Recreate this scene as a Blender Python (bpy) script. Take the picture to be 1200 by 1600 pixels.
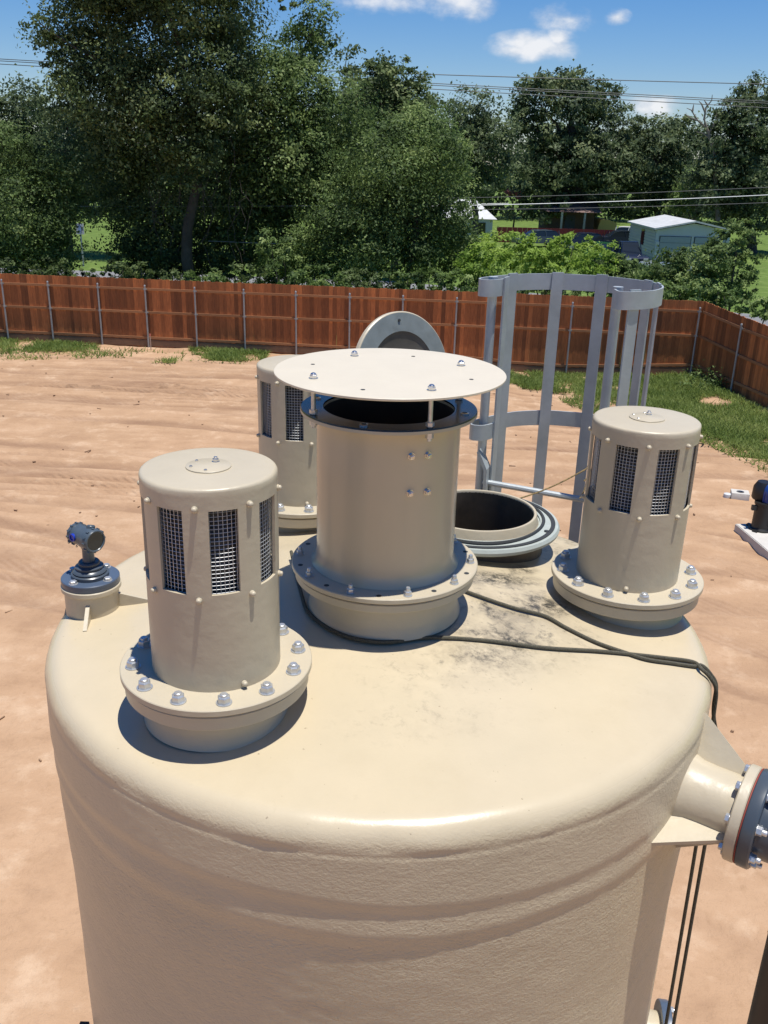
import bpy, math, random
import numpy as np
from mathutils import Vector, Matrix, noise
R = math.radians
random.seed(7); rng = np.random.default_rng(7)
for o in list(bpy.data.objects): bpy.data.objects.remove(o)
sc = bpy.context.scene; COL = sc.collection

# ---------------------------------------------------------------- camera
CAMZ = 6.9; FPX = 1427.47; PITCH = .3686; ROLL = -.0275
cd = bpy.data.cameras.new('camera'); cam = bpy.data.objects.new('camera', cd); COL.objects.link(cam)
c_, s_ = math.cos(ROLL), math.sin(ROLL)
upv = Vector((0, math.sin(PITCH), math.cos(PITCH))); fw = Vector((0, math.cos(PITCH), -math.sin(PITCH))); xr = Vector((1, 0, 0))
ra = c_*xr - s_*upv; ua = s_*xr + c_*upv
m = Matrix((ra, ua, -fw)).transposed().to_4x4(); m.translation = (0, 0, CAMZ); cam.matrix_world = m
cd.sensor_fit = 'VERTICAL'; cd.sensor_height = 32; cd.sensor_width = 24; cd.lens = 32*FPX/1600
cd.clip_start = .05; cd.clip_end = 2000
sc.camera = cam
# ---------------------------------------------------------------- sky and sun
SUN = Vector((.130, -.074, 1)).normalized()
SKY_STRENGTH = .085
world = bpy.data.worlds.new('World'); sc.world = world; world.use_nodes = True
def px_ray(px, py):
    X = (px-600)/FPX; U = (800-py)/FPX
    x = c_*X + s_*U; u = -s_*X + c_*U
    return Vector((x, math.cos(PITCH)+u*math.sin(PITCH), -math.sin(PITCH)+u*math.cos(PITCH)))
def PZ(px, py, z=0.0):
    r = px_ray(px, py); t = (z-CAMZ)/r.z; return Vector((r.x*t, r.y*t, z))
def PY(px, py, y):
    r = px_ray(px, py); t = y/r.y; return Vector((r.x*t, y, CAMZ+r.z*t))
def build_world():
    nt = world.node_tree; N = nt.nodes; L = nt.links; N.clear()
    out = N.new('ShaderNodeOutputWorld'); bg = N.new('ShaderNodeBackground'); bg.inputs[1].default_value = SKY_STRENGTH
    sky = N.new('ShaderNodeTexSky'); sky.sky_type = 'NISHITA'; sky.sun_disc = False
    sky.sun_elevation = math.asin(SUN.z); sky.sun_rotation = math.atan2(SUN.x, SUN.y)
    sky.air_density = 1.0; sky.dust_density = .3; sky.ozone_density = 3.5; sky.altitude = 50
    tc = N.new('ShaderNodeTexCoord')
    def math_(op, a, b=None, clamp=False):
        n = N.new('ShaderNodeMath'); n.operation = op; n.use_clamp = clamp
        for i, v in enumerate((a, b)):
            if v is None: continue
            if isinstance(v, (int, float)): n.inputs[i].default_value = v
            else: L.new(v, n.inputs[i])
        return n.outputs[0]
    def dot(v):
        n = N.new('ShaderNodeVectorMath'); n.operation = 'DOT_PRODUCT'; L.new(tc.outputs['Generated'], n.inputs[0]); n.inputs[1].default_value = v
        return n.outputs['Value']
    ns = N.new('ShaderNodeTexNoise'); ns.inputs['Scale'].default_value = 26; ns.inputs['Detail'].default_value = 9; ns.inputs['Roughness'].default_value = .58
    mp = N.new('ShaderNodeMapping'); mp.inputs['Scale'].default_value = (1, 1, 1.7); L.new(tc.outputs['Generated'], mp.inputs[0]); L.new(mp.outputs[0], ns.inputs[0])
    nz = ns.outputs['Fac']
    total = None
    CL = [(838, 72, 86, 26, 1.25), (805, 78, 50, 15, 1.1), (872, 62, 34, 20, 1.1), (882, 29, 62, 27, .8), (722, 4, 64, 34, .95), (590, 2, 95, 26, .75), (500, -20, 80, 25, .7), (964, 26, 26, 14, .7), (1022, 166, 50, 20, 1.0), (1186, 130, 30, 10, .6),
          (1330, 40, 90, 40, 1.1), (-150, 60, 110, 40, 1.0), (300, -260, 180, 50, 1.0), (900, -300, 160, 50, 1.1), (1700, -100, 170, 60, 1.1), (-700, -120, 170, 60, 1.0)]
    for (px, py, rx, ry, st) in CL:
        d = px_ray(px, py).normalized(); e1 = Vector((0, 0, 1)).cross(d).normalized(); e2 = d.cross(e1)
        a = math_('MULTIPLY', dot(e1), FPX/rx); b = math_('MULTIPLY', dot(e2), FPX/ry)
        q = math_('ADD', math_('MULTIPLY', a, a), math_('MULTIPLY', b, b))
        front = math_('GREATER_THAN', dot(d), .3)
        v = math_('MULTIPLY', math_('SUBTRACT', 1.0, math_('SQRT', q), True), st)
        v = math_('MULTIPLY', v, front)
        total = v if total is None else math_('MAXIMUM', total, v)
    # broken edges from noise; mild wisps elsewhere
    t = math_('ADD', total, math_('MULTIPLY', math_('SUBTRACT', nz, .5), 1.5))
    t = math_('MULTIPLY', t, math_('MULTIPLY', total, 6.0, True))
    mr = N.new('ShaderNodeMapRange'); mr.interpolation_type = 'SMOOTHSTEP'; mr.inputs[1].default_value = .12; mr.inputs[2].default_value = .95; L.new(t, mr.inputs[0])
    mix = N.new('ShaderNodeMix'); mix.data_type = 'RGBA'
    L.new(math_('MULTIPLY', mr.outputs[0], .93), mix.inputs[0])
    hs = N.new('ShaderNodeHueSaturation'); hs.inputs['Saturation'].default_value = 1.38; hs.inputs['Value'].default_value = 1.0
    L.new(sky.outputs[0], hs.inputs['Color']); tint = N.new('ShaderNodeMix'); tint.data_type = 'RGBA'; tint.blend_type = 'MULTIPLY'; tint.inputs[0].default_value = 1; L.new(hs.outputs[0], tint.inputs['A']); tint.inputs['B'].default_value = (.94, .98, 1.17, 1); L.new(tint.outputs['Result'], mix.inputs['A'])
    k = .80/SKY_STRENGTH; n3 = N.new('ShaderNodeTexNoise'); n3.inputs['Scale'].default_value = 60; n3.inputs['Detail'].default_value = 6; L.new(mp.outputs[0], n3.inputs[0])
    cm = N.new('ShaderNodeMix'); cm.data_type = 'RGBA'; cm.inputs['A'].default_value = (k*.62, k*.70, k*.82, 1); cm.inputs['B'].default_value = (k*.98, k*.99, k*1.02, 1)
    L.new(math_('MULTIPLY', math_('SUBTRACT', math_('ADD', n3.outputs['Fac'], math_('MULTIPLY', t, .55)), .55), 2.2, True), cm.inputs[0]); L.new(cm.outputs['Result'], mix.inputs['B'])
    L.new(mix.outputs['Result'], bg.inputs[0]); L.new(bg.outputs[0], out.inputs[0])
build_world()
sl = bpy.data.lights.new('sun', 'SUN'); sl.energy = 5.0; sl.angle = R(.5); sl.color = (1, .96, .885)
so = bpy.data.objects.new('sun', sl); COL.objects.link(so); so.rotation_euler = SUN.to_track_quat('Z', 'Y').to_euler(); so.location = (0, 0, 40)
vs = sc.view_settings; vs.view_transform = 'Standard'; vs.look = 'None'; vs.gamma = 1; vs.use_curve_mapping = False; vs.exposure = .2
sc.cycles.max_bounces = 6; sc.cycles.diffuse_bounces = 3; sc.cycles.transmission_bounces = 4

# ---------------------------------------------------------------- materials
def mat(name, col, rough=.5, metal=0.0, var=.0, vscale=4.0, bump=0.0, bscale=60.0, spec=.5, col2=None, rand_obj=0.0, stretch=None, bdist=.01, wstretch=None):
    mt = bpy.data.materials.new(name); mt.use_nodes = True; nt = mt.node_tree; N = nt.nodes; L = nt.links
    p = N['Principled BSDF']; p.inputs['Roughness'].default_value = rough; p.inputs['Metallic'].default_value = metal; p.inputs['Specular IOR Level'].default_value = spec
    p.inputs['Base Color'].default_value = (*col, 1)
    co = None
    if var or bump or col2:
        g = N.new('ShaderNodeNewGeometry'); co = g.outputs['Position']
        if stretch:
            tc = N.new('ShaderNodeTexCoord'); mp = N.new('ShaderNodeMapping'); mp.inputs['Scale'].default_value = stretch; L.new(tc.outputs['Object'], mp.inputs[0]); co = mp.outputs[0]
    if wstretch:
        mp = N.new('ShaderNodeMapping'); mp.inputs['Scale'].default_value = wstretch; L.new(co, mp.inputs[0]); co = mp.outputs[0]
    if var or col2:
        n = N.new('ShaderNodeTexNoise'); n.inputs['Scale'].default_value = vscale; n.inputs['Detail'].default_value = 6; n.inputs['Roughness'].default_value = .62; L.new(co, n.inputs[0])
        mr = N.new('ShaderNodeMapRange'); mr.inputs[1].default_value = .3; mr.inputs[2].default_value = .7; L.new(n.outputs['Fac'], mr.inputs[0])
        mx = N.new('ShaderNodeMix'); mx.data_type = 'RGBA'; L.new(mr.outputs[0], mx.inputs[0])
        c2 = col2 if col2 else tuple(max(0, c*(1-var)) for c in col)
        mx.inputs['A'].default_value = (*col, 1); mx.inputs['B'].default_value = (*c2, 1)
        last = mx.outputs['Result']
        if rand_obj:
            oi = N.new('ShaderNodeObjectInfo'); hs = N.new('ShaderNodeHueSaturation'); r2 = N.new('ShaderNodeMapRange'); r2.inputs[3].default_value = 1-rand_obj; r2.inputs[4].default_value = 1+rand_obj
            L.new(oi.outputs['Random'], r2.inputs[0]); L.new(r2.outputs[0], hs.inputs['Value']); L.new(last, hs.inputs['Color']); last = hs.outputs[0]
        L.new(last, p.inputs['Base Color'])
    if bump:
        n2 = N.new('ShaderNodeTexNoise'); n2.inputs['Scale'].default_value = bscale; n2.inputs['Detail'].default_value = 5; L.new(co, n2.inputs[0])
        b = N.new('ShaderNodeBump'); b.inputs['Strength'].default_value = bump; b.inputs['Distance'].default_value = bdist; L.new(n2.outputs['Fac'], b.inputs['Height']); L.new(b.outputs[0], p.inputs['Normal'])
    return mt
CREAM = (.50, .435, .318)
M = {}
M['cream'] = mat('cream_paint', CREAM, .38, var=.09, vscale=5, bump=.16, bscale=30)
M['neckshade'] = mat('shade_brown_resin', (.16, .12, .085), .6, var=.5, vscale=14)  # manhole neck: shade under the flange overhang put into the colour
M['dishbrown'] = mat('brown_grey_resin', (.13, .115, .095), .6, var=.35, vscale=9)
M['lining'] = mat('dull_brown_lining', (.12, .09, .06), .55, var=.6, vscale=7)
M['cream_pale'] = mat('pale_cream_paint', (.62, .55, .425), .4, var=.05, vscale=9, bump=.1, bscale=45)
M['cream_gloss'] = mat('cream_gel_coat', (.60, .49, .325), .22, var=.06, vscale=5, bump=.06, bscale=14)
M['zinc'] = mat('zinc_plate', (.66, .67, .67), .36, .7, var=.25, vscale=60)
M['steel'] = mat('stainless_steel', (.66, .65, .63), .22, .95)
M['galv'] = mat('galvanised_steel', (.45, .49, .505), .5, .3, var=.22, vscale=9, bump=.05, bscale=80)
M['wire'] = mat('galvanised_wire', (.62, .63, .63), .42, .5)
M['added_core'] = mat('dark_added_core', (.05, .05, .05), .5, 0)
M['black'] = mat('black_enamel', (.012, .011, .014), .18, var=.3, vscale=30)
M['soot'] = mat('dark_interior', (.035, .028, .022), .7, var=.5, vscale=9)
M['rubber'] = mat('dark_gasket_rubber', (.03, .033, .035), .6)
M['manface'] = mat('pale_grey_resin', (.42, .46, .43), .4, var=.2, vscale=14)
M['lidgrey'] = mat('grey_lid_resin', (.22, .25, .25), .55, var=.35, vscale=11)
M['pvc'] = mat('grey_pvc', (.062, .078, .098), .32, var=.15, vscale=12)
M['pvcblue'] = mat('blue_grey_pvc', (.075, .105, .16), .35, var=.15, vscale=12)
M['housing'] = mat('blue_grey_enamel', (.075, .10, .125), .3, var=.2, vscale=40)
M['blueplug'] = mat('blue_plastic', (.01, .035, .35), .3)
M['bluepump'] = mat('blue_pump_paint', (.015, .05, .22), .3)
M['redgasket'] = mat('red_gasket', (.27, .05, .035), .7)
M['rope'] = mat('dark_cord', (.028, .025, .018), .8, col2=(.11, .10, .065), vscale=260)
M['twine'] = mat('yellow_twine', (.35, .24, .09), .8, col2=(.06, .05, .03), vscale=120)
M['glassdark'] = mat('dark_glass', (.015, .02, .025), .06)
M['concrete'] = mat('pale_concrete', (.55, .52, .47), .8, var=.15, vscale=4, bump=.2, bscale=30)
M['blacksteel'] = mat('black_painted_steel', (.010, .010, .010), .45)
M['plank'] = mat('stained_cedar', (.45, .155, .046), .75, col2=(.26, .082, .023), vscale=5, rand_obj=.48, wstretch=(7, 7, .7), bump=.25, bscale=9)
M['rail'] = mat('cedar_rail', (.40, .185, .075), .75, col2=(.28, .12, .05), vscale=4, rand_obj=.12, stretch=(1, 9, 9))
M['bark'] = mat('bark', (.10, .082, .062), .9, var=.5, vscale=3, bump=.6, bscale=9, bdist=.05)
M['deadwood'] = mat('bare_wood', (.22, .19, .16), .9, var=.3, vscale=3)
M['asphalt'] = mat('asphalt', (.20, .20, .20), .9, var=.2, vscale=1.5)
M['white'] = mat('white_painted_metal', (.60, .61, .61), .5, var=.25, vscale=2)
M['shedwall'] = mat('pale_blue_siding', (.50, .53, .55), .55, var=.08, vscale=1)
M['sheddoor'] = mat('grey_blue_door', (.30, .34, .37), .55)
M['shedtrim'] = mat('dark_trim', (.04, .05, .06), .6)
M['yellowwall'] = mat('yellow_siding', (.55, .43, .14), .8)
M['tanwall'] = mat('brown_wall', (.10, .07, .05), .8, var=.3, vscale=1)
M['brownroof'] = mat('brown_shingles', (.21, .14, .12), .9, var=.35, vscale=2)
M['redfence'] = mat('dark_red_paint', (.17, .018, .018), .6, var=.25, vscale=1)
M['tyre'] = mat('tyre_rubber', (.02, .02, .02), .8)
M['lamp'] = mat('lamp_lens', (.6, .6, .58), .1)
M['signblue'] = mat('blue_sign_face', (.25, .34, .55), .5)
M['stakewood'] = mat('pale_stake_wood', (.5, .36, .26), .8)
M['orangepaint'] = mat('pink_marker_paint', (.75, .25, .18), .6)
M['cable'] = mat('pale_cable', (.42, .44, .46), .5, .3)
M['cabledark'] = mat('dark_cable', (.05, .055, .06), .6)
for nm, col, met in (('car_slate', (.10, .13, .17), .4), ('car_navy', (.02, .028, .06), .3), ('car_green', (.015, .09, .035), .3), ('car_white', (.75, .76, .77), 0), ('car_silver', (.42, .46, .47), .5), ('car_dark', (.03, .04, .06), .3)):
    M[nm] = mat(nm+'_paint', col, .2, met)
def leaf_mat(name, a, b, trans=.35, tip=None):
    mt = bpy.data.materials.new(name); mt.use_nodes = True; nt = mt.node_tree; N = nt.nodes; L = nt.links
    p = N['Principled BSDF']; out = N['Material Output']; p.inputs['Roughness'].default_value = .6; p.inputs['Specular IOR Level'].default_value = .25
    g = N.new('ShaderNodeNewGeometry'); ns = N.new('ShaderNodeTexNoise'); ns.inputs['Scale'].default_value = .55; ns.inputs['Detail'].default_value = 3; L.new(g.outputs['Position'], ns.inputs[0])
    ad = N.new('ShaderNodeMath'); ad.operation = 'MULTIPLY_ADD'; L.new(g.outputs['Random Per Island'], ad.inputs[0]); ad.inputs[1].default_value = .30
    m2 = N.new('ShaderNodeMapRange'); m2.inputs[1].default_value = .32; m2.inputs[2].default_value = .68; m2.inputs[3].default_value = -.2; m2.inputs[4].default_value = .42; L.new(ns.outputs['Fac'], m2.inputs[0]); L.new(m2.outputs[0], ad.inputs[2])
    ca = N.new('ShaderNodeAttribute'); ca.attribute_name = 'clump'; pw = N.new('ShaderNodeMath'); pw.operation = 'POWER'; L.new(ca.outputs['Fac'], pw.inputs[0]); pw.inputs[1].default_value = 2.2
    a2 = N.new('ShaderNodeMath'); a2.operation = 'MULTIPLY_ADD'; L.new(pw.outputs[0], a2.inputs[0]); a2.inputs[1].default_value = .62; L.new(ad.outputs[0], a2.inputs[2]); ad = a2  # random clumps brightened in colour to imitate sunlit leaf clusters
    cr = N.new('ShaderNodeValToRGB'); cr.color_ramp.elements[0].color = (*a, 1); cr.color_ramp.elements[1].color = (*b, 1); L.new(ad.outputs[0], cr.inputs[0])
    if tip:
        e = cr.color_ramp.elements.new(.6); e.color = (*b, 1); cr.color_ramp.elements[-1].color = (*tip, 1)
    L.new(cr.outputs[0], p.inputs['Base Color'])
    tr = N.new('ShaderNodeBsdfTranslucent'); L.new(cr.outputs[0], tr.inputs[0])
    mx = N.new('ShaderNodeMixShader'); mx.inputs[0].default_value = trans; L.new(p.outputs[0], mx.inputs[1]); L.new(tr.outputs[0], mx.inputs[2]); L.new(mx.outputs[0], out.inputs[0])
    return mt
M['leaf_dark'] = leaf_mat('leaf_dark', (.042, .066, .026), (.125, .175, .060), .38, (.29, .34, .14))
M['leaf_mid'] = leaf_mat('leaf_mid', (.048, .082, .028), (.15, .225, .066), .4, (.32, .40, .145))
M['leaf_bright'] = leaf_mat('leaf_bright', (.16, .27, .04), (.33, .46, .085), .5, (.40, .52, .13))
M['leaf_far_haze'] = leaf_mat('leaf_far_haze', (.055, .082, .042), (.13, .175, .078), .38, (.25, .29, .13))  # far leaves lifted and blued in colour to stand in for haze
M['leaf_red'] = leaf_mat('blossom_pink', (.20, .08, .08), (.30, .14, .13), .3)
M['blade'] = leaf_mat('grass_blade', (.15, .215, .05), (.27, .33, .095), .45, (.48, .40, .2))

# ---------------------------------------------------------------- mesh helpers
class MB:
    def __init__(s): s.v = []; s.f = []; s.mi = []
    def add(s, vs, fs, mi=0):
        b = len(s.v); s.v += [tuple(p) for p in vs]; s.f += [tuple(b+i for i in f) for f in fs]; s.mi += [mi]*len(fs); return s
    def box(s, c, d, rot=None, mi=0):
        x, y, z = d[0]/2, d[1]/2, d[2]/2; c = Vector(c)
        P = [Vector(q) for q in ((-x,-y,-z),(x,-y,-z),(x,y,-z),(-x,y,-z),(-x,-y,z),(x,-y,z),(x,y,z),(-x,y,z))]
        if rot is not None: P = [rot @ p for p in P]
        return s.add([p+c for p in P], [(0,3,2,1),(4,5,6,7),(0,1,5,4),(1,2,6,5),(2,3,7,6),(3,0,4,7)], mi)
    def lathe(s, prof, n=48, c=(0,0,0), mi=0, axis=None, close=False):
        """prof: (r, z) pairs; axis: optional direction for the local z"""
        rot = Vector((0,0,1)).rotation_difference(Vector(axis)).to_matrix() if axis is not None else Matrix.Identity(3)
        c = Vector(c); vs = []; idx = []
        for (r, z) in prof:
            if r < 1e-7: idx.append([len(vs)]*n); vs.append(rot @ Vector((0,0,z)) + c)
            else:
                st = len(vs); idx.append(list(range(st, st+n)))
                for k in range(n):
                    a = 2*math.pi*k/n; vs.append(rot @ Vector((r*math.cos(a), r*math.sin(a), z)) + c)
        fs = []
        m_ = len(prof)
        for i in range(m_ if close else m_-1):
            A = idx[i]; B = idx[(i+1) % m_]
            for k in range(n):
                l = (k+1) % n; q = []
                for w in (A[k], A[l], B[l], B[k]):
                    if w not in q: q.append(w)
                if len(q) > 2: fs.append(tuple(q))
        return s.add(vs, fs, mi)
    def tube(s, pts, r, n=8, mi=0, closed=False, caps=True):
        pts = [Vector(p) for p in pts]; k = len(pts); vs = []; rr = r if hasattr(r, '__len__') else [r]*k
        ref = Vector((0,0,1)); prev = None
        for i, p in enumerate(pts):
            a = pts[(i-1) % k] if (closed or i > 0) else p; b = pts[(i+1) % k] if (closed or i < k-1) else p
            t = (b-a).normalized()
            if prev is None:
                u = t.cross(ref if abs(t.z) < .95 else Vector((1,0,0))).normalized()
            else:
                u = (prev - t*prev.dot(t)).normalized()
            prev = u; w = t.cross(u)
            for j in range(n):
                g = 2*math.pi*j/n; vs.append(p + (u*math.cos(g)+w*math.sin(g))*rr[i])
        fs = []
        for i in range(k if closed else k-1):
            for j in range(n):
                fs.append((i*n+j, i*n+(j+1) % n, ((i+1) % k)*n+(j+1) % n, ((i+1) % k)*n+j))
        if caps and not closed: fs += [tuple(range(n))[::-1], tuple((k-1)*n+j for j in range(n))]
        return s.add(vs, fs, mi)
    def strip(s, plan, z0, z1, th, mi=0, closed=False):
        """upright flat bar following a plan path"""
        P = [Vector((p[0], p[1], 0)) for p in plan]; k = len(P); vs = []
        for i, p in enumerate(P):
            a = P[i-1] if i > 0 else p; b = P[i+1] if i < k-1 else p
            t = (b-a).normalized(); nn = Vector((-t.y, t.x, 0))*th/2
            for q in (p-nn, p+nn): vs += [(q.x, q.y, z0), (q.x, q.y, z1)]
        fs = []
        for i in range(k-1):
            a = i*4; b = a+4
            fs += [(a, b, b+1, a+1), (a+2, a+3, b+3, b+2), (a+1, b+1, b+3, a+3), (a, a+2, b+2, b)]
        fs += [(0,1,3,2), ((k-1)*4, (k-1)*4+2, (k-1)*4+3, (k-1)*4+1)]
        return s.add(vs, fs, mi)
    def prism(s, poly, d0, d1, fn, mi=0):
        """poly of 2D points extruded d0..d1; fn(u,v,d) -> 3D"""
        n = len(poly); vs = [fn(u, v, d0) for u, v in poly] + [fn(u, v, d1) for u, v in poly]
        fs = [tuple(range(n))[::-1], tuple(range(n, 2*n))] + [(i, (i+1) % n, n+(i+1) % n, n+i) for i in range(n)]
        return s.add(vs, fs, mi)
    def mesh(s, name, mats, smooth=True, ang=35):
        me = bpy.data.meshes.new(name); me.from_pydata(s.v, [], s.f)
        for mt in (mats if isinstance(mats, (list, tuple)) else [mats]): me.materials.append(M[mt])
        if any(s.mi): me.polygons.foreach_set('material_index', s.mi)
        if smooth:
            me.polygons.foreach_set('use_smooth', [True]*len(me.polygons)); me.set_sharp_from_angle(angle=R(ang))
        me.update(); return me
    def build(s, name, mats, parent=None, loc=(0,0,0), rotz=0, **k):
        return link(name, s.mesh(name, mats, **k), parent, loc, rotz)
def link(name, me, parent=None, loc=(0,0,0), rotz=0):
    o = bpy.data.objects.new(name, me); COL.objects.link(o); o.location = loc; o.rotation_euler = (0, 0, rotz)
    if parent: o.parent = parent
    return o
def tag(o, label=None, cat=None, group=None, kind=None):
    for k, v in (('label', label), ('category', cat), ('group', group), ('kind', kind)):
        if v: o[k] = v
    return o
def thing(name, label, cat, loc=(0,0,0), rotz=0, group=None):
    o = bpy.data.objects.new(name, None); COL.objects.link(o); o.location = loc; o.rotation_euler = (0,0,rotz); o.empty_display_size = .1
    return tag(o, label, cat, group)
def fbm(x, y, z=0, o=4):
    return noise.fractal(Vector((x, y, z)), 1.0, 2.0, o)
def sstep(t): t = min(1, max(0, t)); return t*t*(3-2*t)

# ---------------------------------------------------------------- ground
def fence_y(x): return 35.15 - .1*(x+14.5)
def gz(x, y):
    d = -.3*math.exp(-((x-6)/4)**2)*sstep((y-22)/8)
    return d
CORNER = Vector((11.0, fence_y(11.0), 0)); RDIR = Vector((.17, -.985, 0)).normalized()
def build_ground():
    xs = np.concatenate([[-900, -400, -200, -110, -70, -48, -36, -28, -23], np.arange(-19, 15.01, .1), [17, 20, 25, 32, 44, 60, 90, 140, 220, 420, 900]])
    ys = np.concatenate([[-600, -200, -60, -20, -6], np.arange(0, 14, .1), np.arange(14, 36.01, .06), [37, 39, 42, 46, 52, 60, 75, 100, 140, 220, 420, 1500]])
    tracks = []
    for k in range(22):      # wheel ruts swinging across the yard
        y0 = rng.uniform(12, 32); x0 = rng.uniform(-26, -4); ln = rng.uniform(8, 26); cur = rng.uniform(-.012, .004); sl_ = rng.uniform(-.1, .06)
        for off in (0, 1.6):
            tracks.append((x0, x0+ln, y0+off, sl_, cur, rng.uniform(.10, .2), rng.uniform(.012, .038)))
    for k in range(8):
        y0 = rng.uniform(4, 18); x0 = rng.uniform(2, 6); ln = rng.uniform(5, 12)
        for off in (0, 1.5): tracks.append((x0, x0+ln, y0+off, rng.uniform(-.9, -.5), .03, rng.uniform(.1, .2), rng.uniform(.012, .03)))
    for k in range(15):      # grader and tyre lines, thin and parallel
        y0 = rng.uniform(17, 32.5); x0 = rng.uniform(-18, -8) if k < 11 else rng.uniform(-4, 4); ln = rng.uniform(7, 17); cur = rng.uniform(-.010, .002); sl_ = rng.uniform(-.12, .02); w_ = rng.uniform(.05, .09); gap = rng.uniform(.16, .42)
        for q_ in range(rng.integers(2, 6)): tracks.append((x0+rng.uniform(-.6, .6), x0+ln+rng.uniform(-2, 2), y0+gap*q_, sl_, cur, w_, rng.uniform(.018, .042)))
    X, Y = np.meshgrid(xs, ys); Z = np.zeros_like(X)
    for x0, x1, y0, sl_, cur, w, dp in tracks:
        yc = y0 + sl_*(X-x0) + cur*(X-x0)**2
        env = np.clip((X-x0)/2, 0, 1)*np.clip((x1-X)/2, 0, 1)
        q = (Y-yc)/w
        Z += env*dp*(-np.exp(-q*q) + .75*np.exp(-(np.abs(q)-1.7)**2*2.2))
    TRK = np.zeros_like(X)
    for x0, x1, y0, sl_, cur, w, dp in tracks:
        yc = y0 + sl_*(X-x0) + cur*(X-x0)**2; env = np.clip((X-x0)/2, 0, 1)*np.clip((x1-X)/2, 0, 1)
        TRK = np.maximum(TRK, env*np.exp(-((Y-yc)/(w*1.25))**4)*min(1, dp/.03))
    V = []
    for j, y in enumerate(ys):
        for i, x in enumerate(xs):
            inside = -19 < x < 15 and 0 < y < 36
            z = gz(x, y)
            if inside:
                e = sstep((x+19)/1.5)*sstep((15-x)/1.5)*sstep(y/1.5)*sstep((36-y)/1.5)
                z += e*(Z[j, i] + .05*fbm(x*.35, y*.35, 1, 3) + .020*fbm(x*1.9, y*1.9, 5, 3))
            V.append((x, y, z))
    nx = len(xs); F = [(j*nx+i, j*nx+i+1, (j+1)*nx+i+1, (j+1)*nx+i) for j in range(len(ys)-1) for i in range(nx-1)]
    mt = bpy.data.materials.new('sandy_yard'); mt.use_nodes = True; nt = mt.node_tree; N = nt.nodes; L = nt.links; p = N['Principled BSDF']; p.inputs['Roughness'].default_value = .95; p.inputs['Specular IOR Level'].default_value = .15
    g = N.new('ShaderNodeNewGeometry'); sx = N.new('ShaderNodeSeparateXYZ'); L.new(g.outputs['Position'], sx.inputs[0])
    def nz(scale, detail=5, vec=None, rough=.6):
        n = N.new('ShaderNodeTexNoise'); n.inputs['Scale'].default_value = scale; n.inputs['Detail'].default_value = detail; n.inputs['Roughness'].default_value = rough; L.new(vec or g.outputs['Position'], n.inputs[0]); return n.outputs['Fac']
    def ramp(fac, stops):
        r = N.new('ShaderNodeValToRGB'); L.new(fac, r.inputs[0]); e = r.color_ramp.elements
        e[0].position, e[0].color = stops[0][0], (*stops[0][1], 1); e[1].position, e[1].color = stops[-1][0], (*stops[-1][1], 1)
        for q, c in stops[1:-1]: k = e.new(q); k.color = (*c, 1)
        return r.outputs[0]
    def mixc(f, a, b):
        n = N.new('ShaderNodeMix'); n.data_type = 'RGBA'
        if isinstance(f, float): n.inputs[0].default_value = f
        else: L.new(f, n.inputs[0])
        for k, v in (('A', a), ('B', b)):
            if isinstance(v, tuple): n.inputs[k].default_value = (*v, 1)
            else: L.new(v, n.inputs[k])
        return n.outputs['Result']
    def mth(op, a, b, clamp=False):
        n = N.new('ShaderNodeMath'); n.operation = op; n.use_clamp = clamp
        for i, v in enumerate((a, b)):
            if isinstance(v, (int, float)): n.inputs[i].default_value = v
            else: L.new(v, n.inputs[i])
        return n.outputs[0]
    mp = N.new('ShaderNodeMapping'); mp.inputs['Scale'].default_value = (.42, 1.15, 1); mp.inputs['Rotation'].default_value = (0, 0, R(5)); L.new(g.outputs['Position'], mp.inputs[0])
    wide = nz(.35, 5); streak = nz(1.0, 7, mp.outputs[0]); fine = nz(9, 6); grit = nz(55, 3)
    sand = ramp(streak, [(.28, (.335, .205, .120)), (.5, (.405, .256, .152)), (.70, (.485, .325, .206))])
    sand = mixc(mth('MULTIPLY', mth('SUBTRACT', wide, .42), 3.0, True), sand, (.455, .292, .178))
    blot = nz(1.4, 7, None, .68); sand = mixc(mth('MULTIPLY', mth('SUBTRACT', blot, .53), 5, True), sand, (.54, .38, .25)); sand = mixc(mth('MULTIPLY', mth('MULTIPLY', mth('SUBTRACT', .46, blot), 6, True), .7), sand, (.335, .205, .122))
    damp = mth('MULTIPLY', mth('SUBTRACT', fine, .56), 4.5, True)
    sand = mixc(mth('MULTIPLY', damp, .5), sand, (.31, .19, .105))
    speck = mth('MULTIPLY', mth('SUBTRACT', grit, .66), 9, True)
    sand = mixc(mth('MULTIPLY', speck, .5), sand, (.22, .13, .085))
    grass = ramp(nz(1.2, 8), [(.3, (.075, .12, .025)), (.55, (.12, .18, .04)), (.75, (.2, .23, .08))])
    at = N.new('ShaderNodeAttribute'); at.attribute_name = 'track'; trk = at.outputs['Fac']
    wv = N.new('ShaderNodeTexWave'); wv.bands_direction = 'DIAGONAL'; wv.inputs['Scale'].default_value = 3.2; wv.inputs['Distortion'].default_value = 2.5; wv.inputs['Detail'].default_value = 2; L.new(g.outputs['Position'], wv.inputs[0])
    tread = mth('MULTIPLY', trk, wv.outputs['Fac'])
    sand = mixc(mth('MULTIPLY', trk, mth('MULTIPLY', mth('SUBTRACT', nz(.6, 6, mp.outputs[0], .7),   .30), 2.6, True)), sand, (.25, .148, .09))  # tracks darkened in colour: disturbed sand, plus rut shading the high sun lacks
    sand = mixc(mth('MULTIPLY', mth('MULTIPLY', tread, mth('MULTIPLY', mth('SUBTRACT', nz(.25, 3), .5), 5, True)), .3), sand, (.50, .34, .23))
    # inside/outside the fence
    fy = mth('SUBTRACT', sx.outputs[1], mth('SUBTRACT', 33.85, mth('MULTIPLY', sx.outputs[0], .1)))
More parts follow.
